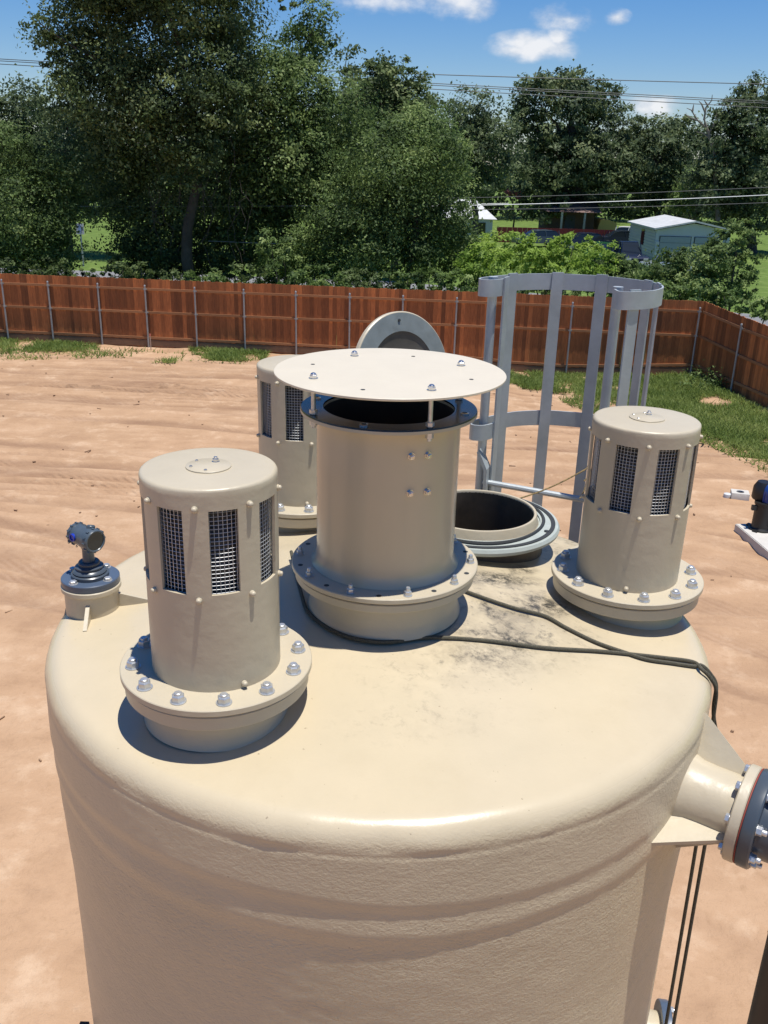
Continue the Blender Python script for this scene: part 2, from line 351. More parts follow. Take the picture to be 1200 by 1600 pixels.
    fx = mth('SUBTRACT', sx.outputs[0], mth('ADD', 11.0, mth('MULTIPLY', mth('SUBTRACT', 32.6, sx.outputs[1]), .173)))
    outm = mth('MAXIMUM', mth('MULTIPLY', mth('ADD', fy, .1), 8, True), mth('MULTIPLY', mth('ADD', fx, .1), 8, True))
    L.new(mixc(outm, sand, grass), p.inputs['Base Color'])
    b = N.new('ShaderNodeBump'); lump = nz(2.6, 6, None, .65); b.inputs['Strength'].default_value = .85; b.inputs['Distance'].default_value = .07
    h = mth('ADD', mth('MULTIPLY', mth('MULTIPLY', tread, mth('MULTIPLY', mth('SUBTRACT', wide, .45), 4, True)), .35), mth('MULTIPLY', streak, .35)); h = mth('ADD', h, mth('ADD', mth('MULTIPLY', fine, .35), mth('MULTIPLY', grit, .09))); h = mth('ADD', h, mth('MULTIPLY', lump, .9))
    L.new(h, b.inputs['Height']); L.new(b.outputs[0], p.inputs['Normal'])
    M['ground'] = mt
    mb = MB(); mb.v = V; mb.f = F; mb.mi = [0]*len(F)
    o = mb.build('ground', 'ground', smooth=True, ang=80); at_ = o.data.attributes.new('track', 'FLOAT', 'POINT'); at_.data.foreach_set('value', TRK.astype(np.float32).ravel()); tag(o, kind='structure')
build_ground()
def build_road():
    mb = MB(); xs = np.linspace(-160, 160, 41)
    for y0, y1 in ((49.5, 56.5),):
        vs = []; 
        for x in xs: sh_ = -.06*x-.5*max(0, x-2); vs += [(x, y0+sh_, .02), (x, y1+sh_, .02)]
        mb.add(vs, [(2*i, 2*i+2, 2*i+3, 2*i+1) for i in range(len(xs)-1)])
    tag(mb.build('road', 'asphalt', smooth=False), kind='structure')
build_road()

# ---------------------------------------------------------------- storage tank
TCX, TCY, TR = -.003, 2.625, 1.022
TZ = CAMZ
def dome(r):
    q = min(r, .99)/.7
    return TZ - 1.250 - .085*(1.25*q**1.7/(1+.25*q**3.0))
def on_dome(px, py, off=0.0):
    z = TZ-1.33
    for _ in range(12):
        p = PZ(px, py, z+off); z = dome(min(.985, math.hypot(p.x-TCX, p.y-TCY)))
    p = PZ(px, py, z+off); return p
MANW = Vector((.345, 3.155, 0))
tank = thing('storage_tank', 'huge cream painted fibreglass tank with bolted nozzles on its domed top', 'tank', (TCX, TCY, 0))
def build_tank_body():
    prof = []
    for r in np.concatenate([np.arange(.0, .2, .05), np.arange(.2, .966, .015)]): prof.append((float(r), dome(float(r))-TZ, 0))
    r0, z0 = prof[-1][0], prof[-1][1]; rho = TR-r0
    sl0 = math.atan2(dome(r0-.01)-dome(r0), .01)
    rk = (TR-r0)/(1-math.sin(sl0))
    for k in range(1, 13):
        a = sl0+(math.pi/2-sl0)*k/12
        prof.append((r0+rk*(math.sin(a)-math.sin(sl0)), z0-rk*(math.cos(sl0)-math.cos(a)), 0))
    zk = prof[-1][1]
    z = zk
    while z > -2.9: z -= .006; prof.append((TR, z, 1))
    while z > -6.86: z -= .2; prof.append((TR, z, 1))
    prof.append((TR, -6.9, 1)); prof.append((0, -6.9, 2))
    n = 420; vs = []; idx = []
    for (r, z, kd) in prof:
        if r < 1e-6: idx.append([len(vs)]*n); vs.append((0, 0, z+TZ)); continue
        idx.append(list(range(len(vs), len(vs)+n)))
        for k in range(n):
            a = 2*math.pi*k/n; ca, sa = math.cos(a), math.sin(a); dr = 0; dz = 0
            if kd == 1 and z > -3.2:
                u = z
                w1 = .014*fbm(ca*1.6, sa*1.6, 3, 2); w2 = .018*fbm(ca*1.4, sa*1.4, 8, 2); w3 = .024*fbm(ca*1.8, sa*1.8, 13, 2)
                # wrapped laminate: overlap lip, soft swellings and the step back to the rough shell
                BZ = [zk, -1.447+w1, -1.453+w1, -1.56+w2, -1.605+w2, -1.655+w3*.7, -1.715+w3]
                BR = [0, -.0008, .0010, .0034, -.0010, .0006, -.0052]
                if z >= BZ[0]: dr = 0
                elif z <= BZ[-1]: dr = BR[-1]-.012*sstep((BZ[-1]-z)/.45)
                else:
                    dr = BR[-1]
                    for q_ in range(len(BZ)-1):
                        if BZ[q_+1] <= z < BZ[q_]:
                            tt = (BZ[q_]-z)/(BZ[q_]-BZ[q_+1]); tt = tt if q_ in (0, 2) else sstep(tt); dr = BR[q_]+(BR[q_+1]-BR[q_])*tt; break
                u = z-zk
                rag = .0013*fbm(ca*6, sa*6, z*7, 3)*(.25+.75*sstep((-.26-u)/.08)) + .0005*fbm(ca*24, sa*24, z*24, 2)
                dr += rag
            elif kd == 1: dr = -.0182
            elif kd == 0:
                dz = .0025*fbm(ca*r*4, sa*r*4, 2, 3)*min(1, r*3)
                if r > r0: dr = .003*fbm(ca*7, sa*7, z*9, 3)*(r-r0)/rho
            vs.append(((r+dr)*ca, (r+dr)*sa, z+TZ+dz))
    hx, hy = MANW.x-TCX, MANW.y-TCY
    fs = []
    for i in range(len(prof)-1):
        A, B = idx[i], idx[i+1]
        for k in range(n):
            l = (k+1) % n; q = []
            for w in (A[k], A[l], B[l], B[k]):
                if w not in q: q.append(w)
            if prof[i][2] == 0 and all((vs[w][0]-hx)**2+(vs[w][1]-hy)**2 < .236**2 for w in q): continue
            fs.append(tuple(q[::-1]))
    # paint: cream with soot smears near the manhole, coarse laminate on the wall
    mt = bpy.data.materials.new('cream_tank_paint'); mt.use_nodes = True; nt = mt.node_tree; N = nt.nodes; L = nt.links; p = N['Principled BSDF']; p.inputs['Roughness'].default_value = .3
    g = N.new('ShaderNodeNewGeometry'); P = g.outputs['Position']
    def nz(scale, detail=5, rough=.6, vec=None, dist=0):
        nn = N.new('ShaderNodeTexNoise'); nn.inputs['Scale'].default_value = scale; nn.inputs['Detail'].default_value = detail; nn.inputs['Roughness'].default_value = rough; nn.inputs['Distortion'].default_value = dist; L.new(vec or P, nn.inputs[0]); return nn.outputs['Fac']
    def mth(op, a, b=0.0, clamp=False):
        nn = N.new('ShaderNodeMath'); nn.operation = op; nn.use_clamp = clamp
        for i, v in enumerate((a, b)):
            if isinstance(v, (int, float)): nn.inputs[i].default_value = v
            else: L.new(v, nn.inputs[i])
        return nn.outputs[0]
    def blob(c, rx, ry, rot):
        mp = N.new('ShaderNodeMapping'); mp.vector_type = 'TEXTURE'; mp.inputs['Location'].default_value = (c.x, c.y, 0); mp.inputs['Rotation'].default_value = (0, 0, rot); mp.inputs['Scale'].default_value = (rx, ry, 50); L.new(P, mp.inputs[0])
        ln = N.new('ShaderNodeVectorMath'); ln.operation = 'LENGTH'; s2 = N.new('ShaderNodeSeparateXYZ'); L.new(mp.outputs[0], s2.inputs[0]); cb = N.new('ShaderNodeCombineXYZ'); L.new(s2.outputs[0], cb.inputs[0]); L.new(s2.outputs[1], cb.inputs[1]); L.new(cb.outputs[0], ln.inputs[0])
        return mth('SUBTRACT', 1.0, ln.outputs['Value'], True)
    def mixc(f, a, b):
        nn = N.new('ShaderNodeMix'); nn.data_type = 'RGBA'
        if isinstance(f, float): nn.inputs[0].default_value = f
        else: L.new(f, nn.inputs[0])
        for k, v in (('A', a), ('B', b)):
            if isinstance(v, tuple): nn.inputs[k].default_value = (*v, 1)
            else: L.new(v, nn.inputs[k])
        return nn.outputs['Result']
    base = mixc(mth('MULTIPLY', mth('SUBTRACT', nz(3.5, 5), .4), 2.5, True), (.535, .45, .31), (.49, .415, .285))
    sm = nz(9, 9, .74, dist=.35); sm2 = nz(30, 8, .75, dist=.3)
    film = mth('MULTIPLY', mth('SUBTRACT', nz(2.1, 8, .72), .5), 4, True); base = mixc(mth('MULTIPLY', film, .3), base, (.43, .35, .225))
    fleck = mth('MULTIPLY', mth('SUBTRACT', nz(19, 8, .8), .60), 7, True); base = mixc(mth('MULTIPLY', fleck, .28), base, (.36, .29, .19))
    # broad grey scuffing
    area = None
    for (px, py, rx, ry, w) in ((790, 960, .36, .34, 1.0), (760, 905, .20, .2, 1.2), (700, 1040, .34, .16, .5), (870, 860, .2, .3, .7), (660, 1120, .3, .12, .32)):
        q = on_dome(px, py); v = mth('MULTIPLY', blob(q, rx, ry, .2), w); area = v if area is None else mth('MAXIMUM', area, v)
    scuff = mth('MULTIPLY', mth('SUBTRACT', sm, .38), 3.0, True)
    col = mixc(mth('MULTIPLY', mth('MULTIPLY', scuff, area, True), .9), base, (.255, .215, .155))
    fsc = mth('MULTIPLY', mth('MULTIPLY', mth('SUBTRACT', sm2, .53), 7, True), mth('MULTIPLY', area, 1.5, True))
    col = mixc(mth('MULTIPLY', fsc, .75), col, (.10, .095, .08))
    # black scorched patches
    for (px, py, rx, ry, ro, w) in ((780, 905, .12, .05, .3, 1.6), (815, 890, .05, .035, .5, 1.5), (770, 955, .025, .10, .5, 1.2), (805, 1003, .06, .04, -.2, 1.7), (835, 945, .10, .06, .9, 1.0), (760, 1025, .12, .05, 0, .8), (745, 990, .07, .03, .4, .9), (862, 948, .06, .05, 0, 1.4), (905, 845, .05, .12, .3, .9)):
        q = on_dome(px, py); v = blob(q, rx*1.6, ry*1.6, ro)
        t = mth('MULTIPLY', mth('MULTIPLY', v, w), mth('MULTIPLY', mth('SUBTRACT', sm2, .38), 4.5, True), True)
        col = mixc(mth('MULTIPLY', t, .9), col, (.045, .042, .036))
    dots = mth('MULTIPLY', mth('SUBTRACT', nz(70, 2), .735), 30, True)
    col = mixc(mth('MULTIPLY', dots, .6), col, (.2, .15, .1))
    L.new(col, p.inputs['Base Color'])
    nrm = N.new('ShaderNodeSeparateXYZ'); L.new(g.outputs['Normal'], nrm.inputs[0])
    wall = mth('SUBTRACT', 1.0, mth('MULTIPLY', mth('SUBTRACT', nrm.outputs[2], .15), 1.6, True))
    zs = N.new('ShaderNodeSeparateXYZ'); L.new(P, zs.inputs[0])
    low = mth('MULTIPLY', mth('SUBTRACT', TZ-1.60, zs.outputs[2]), 9, True)
    amp = mth('ADD', .10, mth('MULTIPLY', wall, mth('ADD', .42, mth('MULTIPLY', low, .5))))
    mpz = N.new('ShaderNodeMapping'); mpz.inputs['Scale'].default_value = (1, 1, 1.6); L.new(P, mpz.inputs[0])
    h = mth('ADD', mth('MULTIPLY', nz(58, 4, .6, mpz.outputs[0], .6), .8), mth('MULTIPLY', nz(150, 3), .4))
    b = N.new('ShaderNodeBump'); b.inputs['Distance'].default_value = .008; L.new(mth('MULTIPLY', amp, .62), b.inputs['Strength']); L.new(h, b.inputs['Height']); L.new(b.outputs[0], p.inputs['Normal'])
    L.new(mth('ADD', .27, mth('MULTIPLY', wall, .08)), p.inputs['Roughness'])
    M['tankpaint'] = mt
    mb = MB(); mb.v = vs; mb.f = fs; mb.mi = [0]*len(fs)
    mb.build('shell', 'tankpaint', tank, ang=60)
build_tank_body()
def loc_t(v): return (v[0]-TCX, v[1]-TCY, v[2])
def ring_prof(ri, ro, z0, z1, bv=.0025):
    return [(ri, z0), (ro-bv, z0), (ro, z0+bv), (ro, z1-bv), (ro-bv, z1), (ri, z1)]
def nozzle_on_top(x, y, ztop, rf, rn, th, ri=None):
    """neck rising from the dome and a welded flange, parts of the tank"""
    zb = dome(math.hypot(x-TCX, y-TCY)) - .06
    mb = MB(); mb.lathe([(rn+.012, zb+.045), (rn+.003, zb+.07), (rn, zb+.085), (rn, ztop-th)], 72, (x-TCX, y-TCY, 0))
    nk = mb.build('nozzle_neck', 'cream', tank)
    mb = MB(); mb.lathe(ring_prof(rn-.03, rf, ztop-th, ztop), 96, (x-TCX, y-TCY, 0), close=True)
    fl = mb.build('flange', 'cream', nk)
    return nk

# hex hardware (mesh shared)
def nut_mesh(name, r, h, stud=.5, mats='zinc', washer=True, dome_=False):
    mb = MB(); z = 0
    if washer: mb.lathe([(0, 0), (r*1.22, 0), (r*1.22, h*.1), (0, h*.1)], 18); z = h*.1
    pts = [(r*math.cos(k*math.pi/3), r*math.sin(k*math.pi/3)) for k in range(6)]
    vs = [(x, y, z) for x, y in pts] + [(x, y, z+h*.86) for x, y in pts] + [(x*.86, y*.86, z+h) for x, y in pts]
    fs = [(k, (k+1) % 6, 6+(k+1) % 6, 6+k) for k in range(6)] + [(6+k, 6+(k+1) % 6, 12+(k+1) % 6, 12+k) for k in range(6)] + [tuple(range(12, 18))]
    mb.add(vs, fs)
    if dome_: mb.lathe([(r*.8, z+h*.8), (r*.78, z+h*1.2), (r*.55, z+h*1.55), (r*.25, z+h*1.72), (0, z+h*1.76)], 18)
    else:
        mb.lathe([(r*.60, z+h), (r*.60, z+h+h*stud*.8), (r*.5, z+h+h*stud), (0, z+h+h*stud)], 14)
    return mb.mesh(name, mats, ang=25)
NUT_L = nut_mesh('flange_nut', .0160, .0165, .38, 'zinc', True)
NUT_M = nut_mesh('stack_nut', .0105, .012, .95)
ACORN = nut_mesh('acorn_nut', .0105, .0085, 0, 'steel', True, True)
def stud_mesh():
    mb = MB(); mb.lathe([(0, 0), (.0075, 0), (.0078, .004), (.0062, .0055), (.0064, .006), (.0060, .0095), (.0040, .0115), (0, .012)], 14); return mb.mesh('painted_bolt', 'cream', ang=40)
PBOLT = stud_mesh()
# ---------------------------------------------------------------- vent hoods
DZ = .516; RC = .1612; RF = .2415
def z_on_front(px, py, y): return PY(px, py, y).z
WT = DZ*.90; WB = DZ*.50
def shell_mesh():
    mb = MB(); th = []
    for k in range(8):
        for a in (-12, -8, -4, 0, 4, 8, 12, 17, 22.5, 28): th.append((k*45+a, a))
    nT = len(th); zs = [-.0, .06, .14, .2, WB, WB+(WT-WB)*.33, WB+(WT-WB)*.66, WT, DZ-.02, DZ-.008]
    cap = [(RC-.0015, DZ-.004), (RC-.005, DZ-.0008), (RC-.010, DZ), (RC*.6, DZ+.001), (.0, DZ+.0015)]
    vs = []
    for z in zs:
        for a, _ in th:
            wob = .0008*math.sin(R(a)*3+z*9)
            vs.append(((RC+wob)*math.cos(R(a)), (RC+wob)*math.sin(R(a)), z))
    fs = []; wins = []
    for i in range(len(zs)-1):
        for k in range(nT):
            a0 = th[k][1]; win = (-12 <= a0 < 12) and zs[i] >= WB-1e-6 and zs[i+1] <= WT+1e-6
            if win: wins.append((i, k))
            else: fs.append((i*nT+k, i*nT+(k+1) % nT, (i+1)*nT+(k+1) % nT, (i+1)*nT+k))
    nv0 = len(vs); ri = RC-.007
    iv = [(x*ri/RC, y*ri/RC, z) for x, y, z in vs]; ifs = [tuple(q[::-1]) for q in fs]; mb.add(iv, ifs)
    rv, rf = [], []
    ws = set(wins)
    for i, k in wins:
        for (di, dk, e) in ((0, -1, ((i, k), (i+1, k))), (0, 1, ((i+1, k+1), (i, k+1))), (-1, 0, ((i, k+1), (i, k))), (1, 0, ((i+1, k), (i+1, k+1)))):
            if (i+di, (k+dk) % nT) in ws: continue
            p = [vs[q[0]*nT+q[1] % nT] for q in e]; q2 = [iv[q[0]*nT+q[1] % nT] for q in e]; st = len(rv); rv += [p[0], p[1], q2[1], q2[0]]; rf.append((st, st+1, st+2, st+3))
    mb.add(rv, rf)
    base = (len(zs)-1)*nT
    for r, z in cap[:-1]:
        st = len(vs)
        for a, _ in th: vs.append((r*math.cos(R(a)), r*math.sin(R(a)), z))
        fs += [(base+k, base+(k+1) % nT, st+(k+1) % nT, st+k) for k in range(nT)]; base = st
    vs.append((0, 0, cap[-1][1])); fs += [(base+k, base+(k+1) % nT, len(vs)-1) for k in range(nT)]
    mb.add(vs, fs); return mb.mesh('hood_shell', 'cream', ang=50)
HSHELL = shell_mesh()
def screen_mesh():
    mb = MB(); r = RC-.0135; n = 96; cell = .0100; rw = .0007
    for k in range(int((WT-WB+.03)/cell)+1):
        z = WB-.012+k*cell; mb.tube([(r*math.cos(2*math.pi*i/n), r*math.sin(2*math.pi*i/n), z) for i in range(n)], rw, 4, closed=True)
    nv = int(2*math.pi*r/cell)
    for k in range(nv):
        a = 2*math.pi*k/nv; mb.tube([((r+rw)*math.cos(a), (r+rw)*math.sin(a), WB-.02), ((r+rw)*math.cos(a), (r+rw)*math.sin(a), WT+.02)], rw, 4, caps=False)
    return mb.mesh('wire_screen', 'wire', ang=60)
HSCREEN = screen_mesh()
def core_mesh():  # added core: ribs for silver glint lines, dark filling behind the mesh windows
    mb = MB(); prof = [(0, .02), (.118, .02)]
    z = .03
    while z < WT+.03: prof += [(.122, z), (.1255, z+.003), (.122, z+.006)]; z += .0118
    prof += [(.12, z), (0, z)]
    mb.lathe(prof, 64); return mb.mesh('added_ribbed_core', 'added_core', ang=60)
HCORE = core_mesh()
_mb = MB(); _mb.lathe(ring_prof(.0, RF, -.017, 0, .002), 96); HPLATE = _mb.mesh('flange_plate', 'cream', ang=40)
_mb = MB(); _mb.lathe([(0, 0), (.0535, 0), (.0535, .003), (.052, .0042), (0, .0042)], 40); HDISC = _mb.mesh('cap_disc', 'cream', ang=40)
SCREW = nut_mesh('cap_screw', .0042, .003, .3, 'steel', False)
EYENUT = nut_mesh('lifting_nut', .0078, .007, .6, 'steel', True)
def hood(x, y, z, phase, bolt_phase, label, mark_angle):
    t = thing('vent_hood', label, 'vent hood', (x, y, z), 0, 'mesh windowed vent hoods on the tank top')
    link('flange_plate', HPLATE, t)
    s = link('shell', HSHELL, t, (0, 0, 0), phase)
    w = link('wire_screen', HSCREEN, t, (0, 0, 0), phase); w['kind'] = 'stuff'
    link('added_ribbed_core', HCORE, t)
    d = link('cap_disc', HDISC, t, (0, 0, DZ+.001))
    for k in range(3): link('cap_screw', SCREW, d, (.042*math.cos(phase+R(-150+k*65)), .042*math.sin(phase+R(-150+k*65)), .004))
    link('lifting_nut', EYENUT, t, (.012, .028, DZ+.005))
    for k in range(12):
        a = bolt_phase + k*math.pi/6; link('flange_nut', NUT_L, t, (.2085*math.cos(a), .2085*math.sin(a), .0005), rng.uniform(0, 1))
    for k in range(8):
        a = phase + R(22.5+45*k)
        for zz in (WT+.006, WB-.012):
            b = link('painted_bolt', PBOLT, t, ((RC-.001)*math.cos(a), (RC-.001)*math.sin(a), zz)); b.rotation_euler = (0, R(90), a)
    b = link('painted_bolt', PBOLT, t, ((RC+.001)*math.cos(mark_angle), (RC+.001)*math.sin(mark_angle), .014)); b.rotation_euler = (0, R(90), mark_angle)
    return t
def facing(x, y, deg):   # angle (world) of a normal turned deg to the right of facing the viewpoint, seen from the front
    return math.atan2(-y, -x) + R(deg)
LF = Vector((-.4163, 2.043, TZ-1.2035)); RFN = Vector((.797, 2.7207, TZ-1.236)); BK = Vector((-.330, 3.39, TZ-1.236))
for (c, ph, bp, lab, mk) in ((LF, 10, 3, 'cream vent hood standing frontmost on the tank, beside the level gauge', 22),
                             (RFN, -16.5, -13, 'tilted looking cream vent hood at the right, in front of the caged ladder', 2),
                             (BK, -8, 8, 'cream vent hood half hidden behind the wide flat disc of the stack', 8)):
    nozzle_on_top(c.x, c.y, c.z-.024, RF-.009, .180, .036)
    hood(c.x, c.y, c.z, facing(c.x, c.y, ph), facing(c.x, c.y, bp), lab, facing(c.x, c.y, mk))
# ---------------------------------------------------------------- central stack
ST = Vector((.0062, 2.5056, TZ-1.1161))
nozzle_on_top(ST.x, ST.y, ST.z-.023, .268, .222, .024)
def build_stack():
    t = thing('exhaust_stack', 'short cream exhaust stack capped by a raised flat round disc', 'exhaust stack', tuple(ST))
    mb = MB(); mb.lathe(ring_prof(.15, .2778, -.016, 0), 128, close=True); mb.build('base_flange', 'cream', t)
    mb = MB(); mb.lathe([(.18, -.021), (.262, -.021), (.262, -.0155), (.18, -.0155)], 96, close=True); mb.build('gasket', 'rubber', t)
    RP = .2038; H = .4664
    mb = MB(); mb.lathe([(RP+.016, .0005), (RP+.006, .012), (RP+.001, .035), (RP, .06), (RP, H-.014), (RP, H-.012), (.190, H-.012), (.190, .02), (.17, 0)], 128)
    mb.v = [(x*(1+.0015*math.sin(3*math.atan2(y, x)+z*5)), y*(1+.0015*math.sin(3*math.atan2(y, x)+z*5)), z) for x, y, z in mb.v]
    mb.build('pipe', 'cream_gloss', t)
    mb = MB(); mb.lathe([(.1885, H-.008), (.1885, .01), (0, .01)], 96); mb.build('inner_lining', 'soot', t)
    mb = MB(); mb.lathe([(.186, H-.0115), (.2486, H-.0115), (.2486, H-.003), (.186, H-.003)], 128, close=True); rg = mb.build('top_flange', 'cream', t)
    mb = MB(); mb.lathe([(.1855, H-.004), (.2480, H-.0028), (.2470, H+.0012), (.1855, H+.0012)], 128, close=True); mb.build('black_face', 'black', rg)
    HD = .566
    mb = MB(); mb.lathe([(0, HD-.007), (.321, HD-.007), (.323, HD-.005), (.323, HD-.001), (.3215, HD), (0, HD)], 160)
    mb.v = [(x, y+.015, z) for x, y, z in mb.v]; dk = mb.build('cap_disc', 'cream_pale', t, ang=30)
    # studs: found where the acorn nuts sit on the disc
    hz = ST.z+HD; st = [PZ(x, y, hz) for x, y in ((503, 590), (693, 604), (706, 564), (537, 554))]
    cen = sum(st, Vector())/4; rad = sum((p-cen).length for p in st)/4
    a0 = math.atan2(st[0].y-ST.y, st[0].x-ST.x); rad = min(rad, .232)
    for k in range(4):
        a = a0+k*math.pi/2; x, y = rad*math.cos(a), rad*math.sin(a)
        mb = MB(); mb.lathe([(0, -.036), (.0062, -.036), (.0062, HD-H+.004), (0, HD-H+.004)], 12)
        mb.lathe([(0, .004), (.0115, .004), (.0115, .014), (0, .014)], 6); mb.lathe([(0, -.028), (.0115, -.028), (.0115, -.0125), (0, -.0125)], 6)
        mb.build('standoff_stud', 'zinc', t, (x, y, H))
        link('acorn_nut', ACORN, dk, (x, y, HD+.0005), rng.uniform(0, 1))
        a += math.pi/4
        mb = MB(); mb.lathe([(0, 0), (.006, 0), (.006, .0006), (0, .0006)], 14); mb.build('bolt_hole', 'rubber', dk, (rad*1.0*math.cos(a), rad*math.sin(a), HD+.0001))
        mb = MB(); mb.lathe([(.007, 0), (.012, 0), (.012, .004), (.007, .005)], 14, close=True); mb.build('washer', 'steel', rg, (.218*math.cos(a), .218*math.sin(a), H+.001))
    ba = facing(ST.x, ST.y, -3)
    for k in range(20):
        a = ba+k*math.pi/10
        if k % 2: link('flange_nut', NUT_M, t, (.2555*math.cos(a), .2555*math.sin(a), .0005), rng.uniform(0, 1))
        else:
            mb = MB(); mb.lathe([(0, 0), (.0075, 0), (.0075, .0006), (0, .0006)], 14); mb.build('bolt_hole', 'rubber', t, (.2555*math.cos(a), .2555*math.sin(a), .0001))
    # four bolts on the pipe wall
    for px, py in ((643, 713), (668.5, 711), (640.5, 770.5), (667, 768)):
        r = px_ray(px, py); o = Vector((-ST.x, -ST.y)); a = r.x**2+r.y**2; b = 2*(r.x*o.x+r.y*o.y); cc = o.x**2+o.y**2-RP**2
        tt = (-b-math.sqrt(b*b-4*a*cc))/(2*a); q = Vector((0, 0, CAMZ))+r*tt
        an = math.atan2(q.y-ST.y, q.x-ST.x); bo = link('wall_bolt', SB, t, (RP*math.cos(an), RP*math.sin(an), q.z-ST.z)); bo.rotation_euler = (0, R(90), an)
SB = nut_mesh('wall_bolt', .0085, .009, .3, 'steel', True)
build_stack()
# ---------------------------------------------------------------- manhole
def build_manhole():
    zf = TZ-1.232; x, y = MANW.x-TCX, MANW.y-TCY; zb = dome(math.hypot(x, y))-.05
    mb = MB(); mb.lathe([(.252, zb), (.246, zb+.05), (.243, zf-.03)], 96, (x, y, 0)); nk = mb.build('manhole_neck', 'neckshade', tank)
    mb = MB(); mb.lathe([(.211, zf-.03), (.29, zf-.03), (.302, zf-.022), (.304, zf-.012), (.298, zf-.001), (.211, zf)], 96, (x, y, 0), close=True); fl = mb.build('manhole_flange', 'manface', nk)
    mb = MB(); mb.lathe([(.272, zf-.001), (.272, zf+.003), (.287, zf+.003), (.287, zf-.001)], 96, (x, y, 0)); mb.build('gasket_ring', 'rubber', nk)
    mb = MB(); mb.lathe([(.232, zf+.006), (.244, zf+.004), (.258, zf-.001), (.211, zf-.002)], 96, (x, y, 0)); mb.build('raised_face', 'manface', nk)
    mb = MB()
    a0, a1 = R(-200), R(35); n = 60
    ring = []
    for k in range(n+1):
        a = a0+(a1-a0)*k/n; rr = .246+.006*math.sin(3*a); ring.append((x+rr*math.cos(a), y+rr*math.sin(a), zf+.005))
    mb.tube(ring, .0065, 6); mb.build('gasket_cord', 'rubber', nk)
    zr = TZ-1.197
    mb = MB(); mb.lathe([(.228, zf-.003), (.222, zf+.012), (.2185, zr-.004), (.2165, zr), (.2085, zr), (.2065, zr-.003), (.2065, zr-.01)], 96, (x, y, 0)); mb.build('manhole_rim', 'cream', nk)
    mb = MB(); mb.lathe([(.2066, zr-.008), (.206, zr-.2), (.206, zr-1.1), (0, zr-1.1)], 72, (x, y, 0)); mb.build('manhole_lining', 'lining', nk)
    mb = MB(); mb.lathe([(0, 0), (.009, 0), (.009, .002), (0, .002)], 12); mb.build('bolt_hole', 'rubber', nk, (x+.24, y-.115, zf+.001))
    # lid thrown open behind the stack
    nrm = Vector((.62, -.74, .20)).normalized(); side = nrm.cross(Vector((0, 0, 1))).normalized(); up = side.cross(nrm).normalized()
    cl = PY(628, 583, 3.62); RL = .243
    mb = MB(); prof = [(0, -.012), (RL-.004, -.012), (RL, -.008), (RL, .008), (RL-.004, .012), (.168, .012)]
    mb.lathe(prof, 72, loc_t(cl), axis=nrm); lid = mb.build('manhole_lid', 'cream', tank)
    mb = MB(); mb.lathe([(RL-.006, .0135), (.165, .0135), (.165, .0105), (RL-.006, .0105)], 72, loc_t(cl), axis=nrm, close=True); mb.build('lid_face', 'lidgrey', lid)
    mb = MB(); mb.lathe([(.166, .0125), (.15, .004), (0, -.004)], 72, loc_t(cl), axis=nrm); mb.build('lid_dish', 'dishbrown', lid)
    q = cl+up*(RL-.035)+nrm*.015; mb = MB(); mb.lathe([(0, 0), (.006, 0), (.006, .003), (0, .003)], 10, loc_t(q), axis=nrm); mb.build('bolt_hole', 'rubber', lid)
    hinge = MB(); hinge.tube([loc_t(cl-up*(RL+.0)-side*.06), loc_t(cl-up*(RL+.0)+side*.06)], .012, 10); hinge.box(loc_t(cl-up*(RL+.06)), (.05, .03, .14)); hinge.build('hinge', 'galv', lid)
build_manhole()
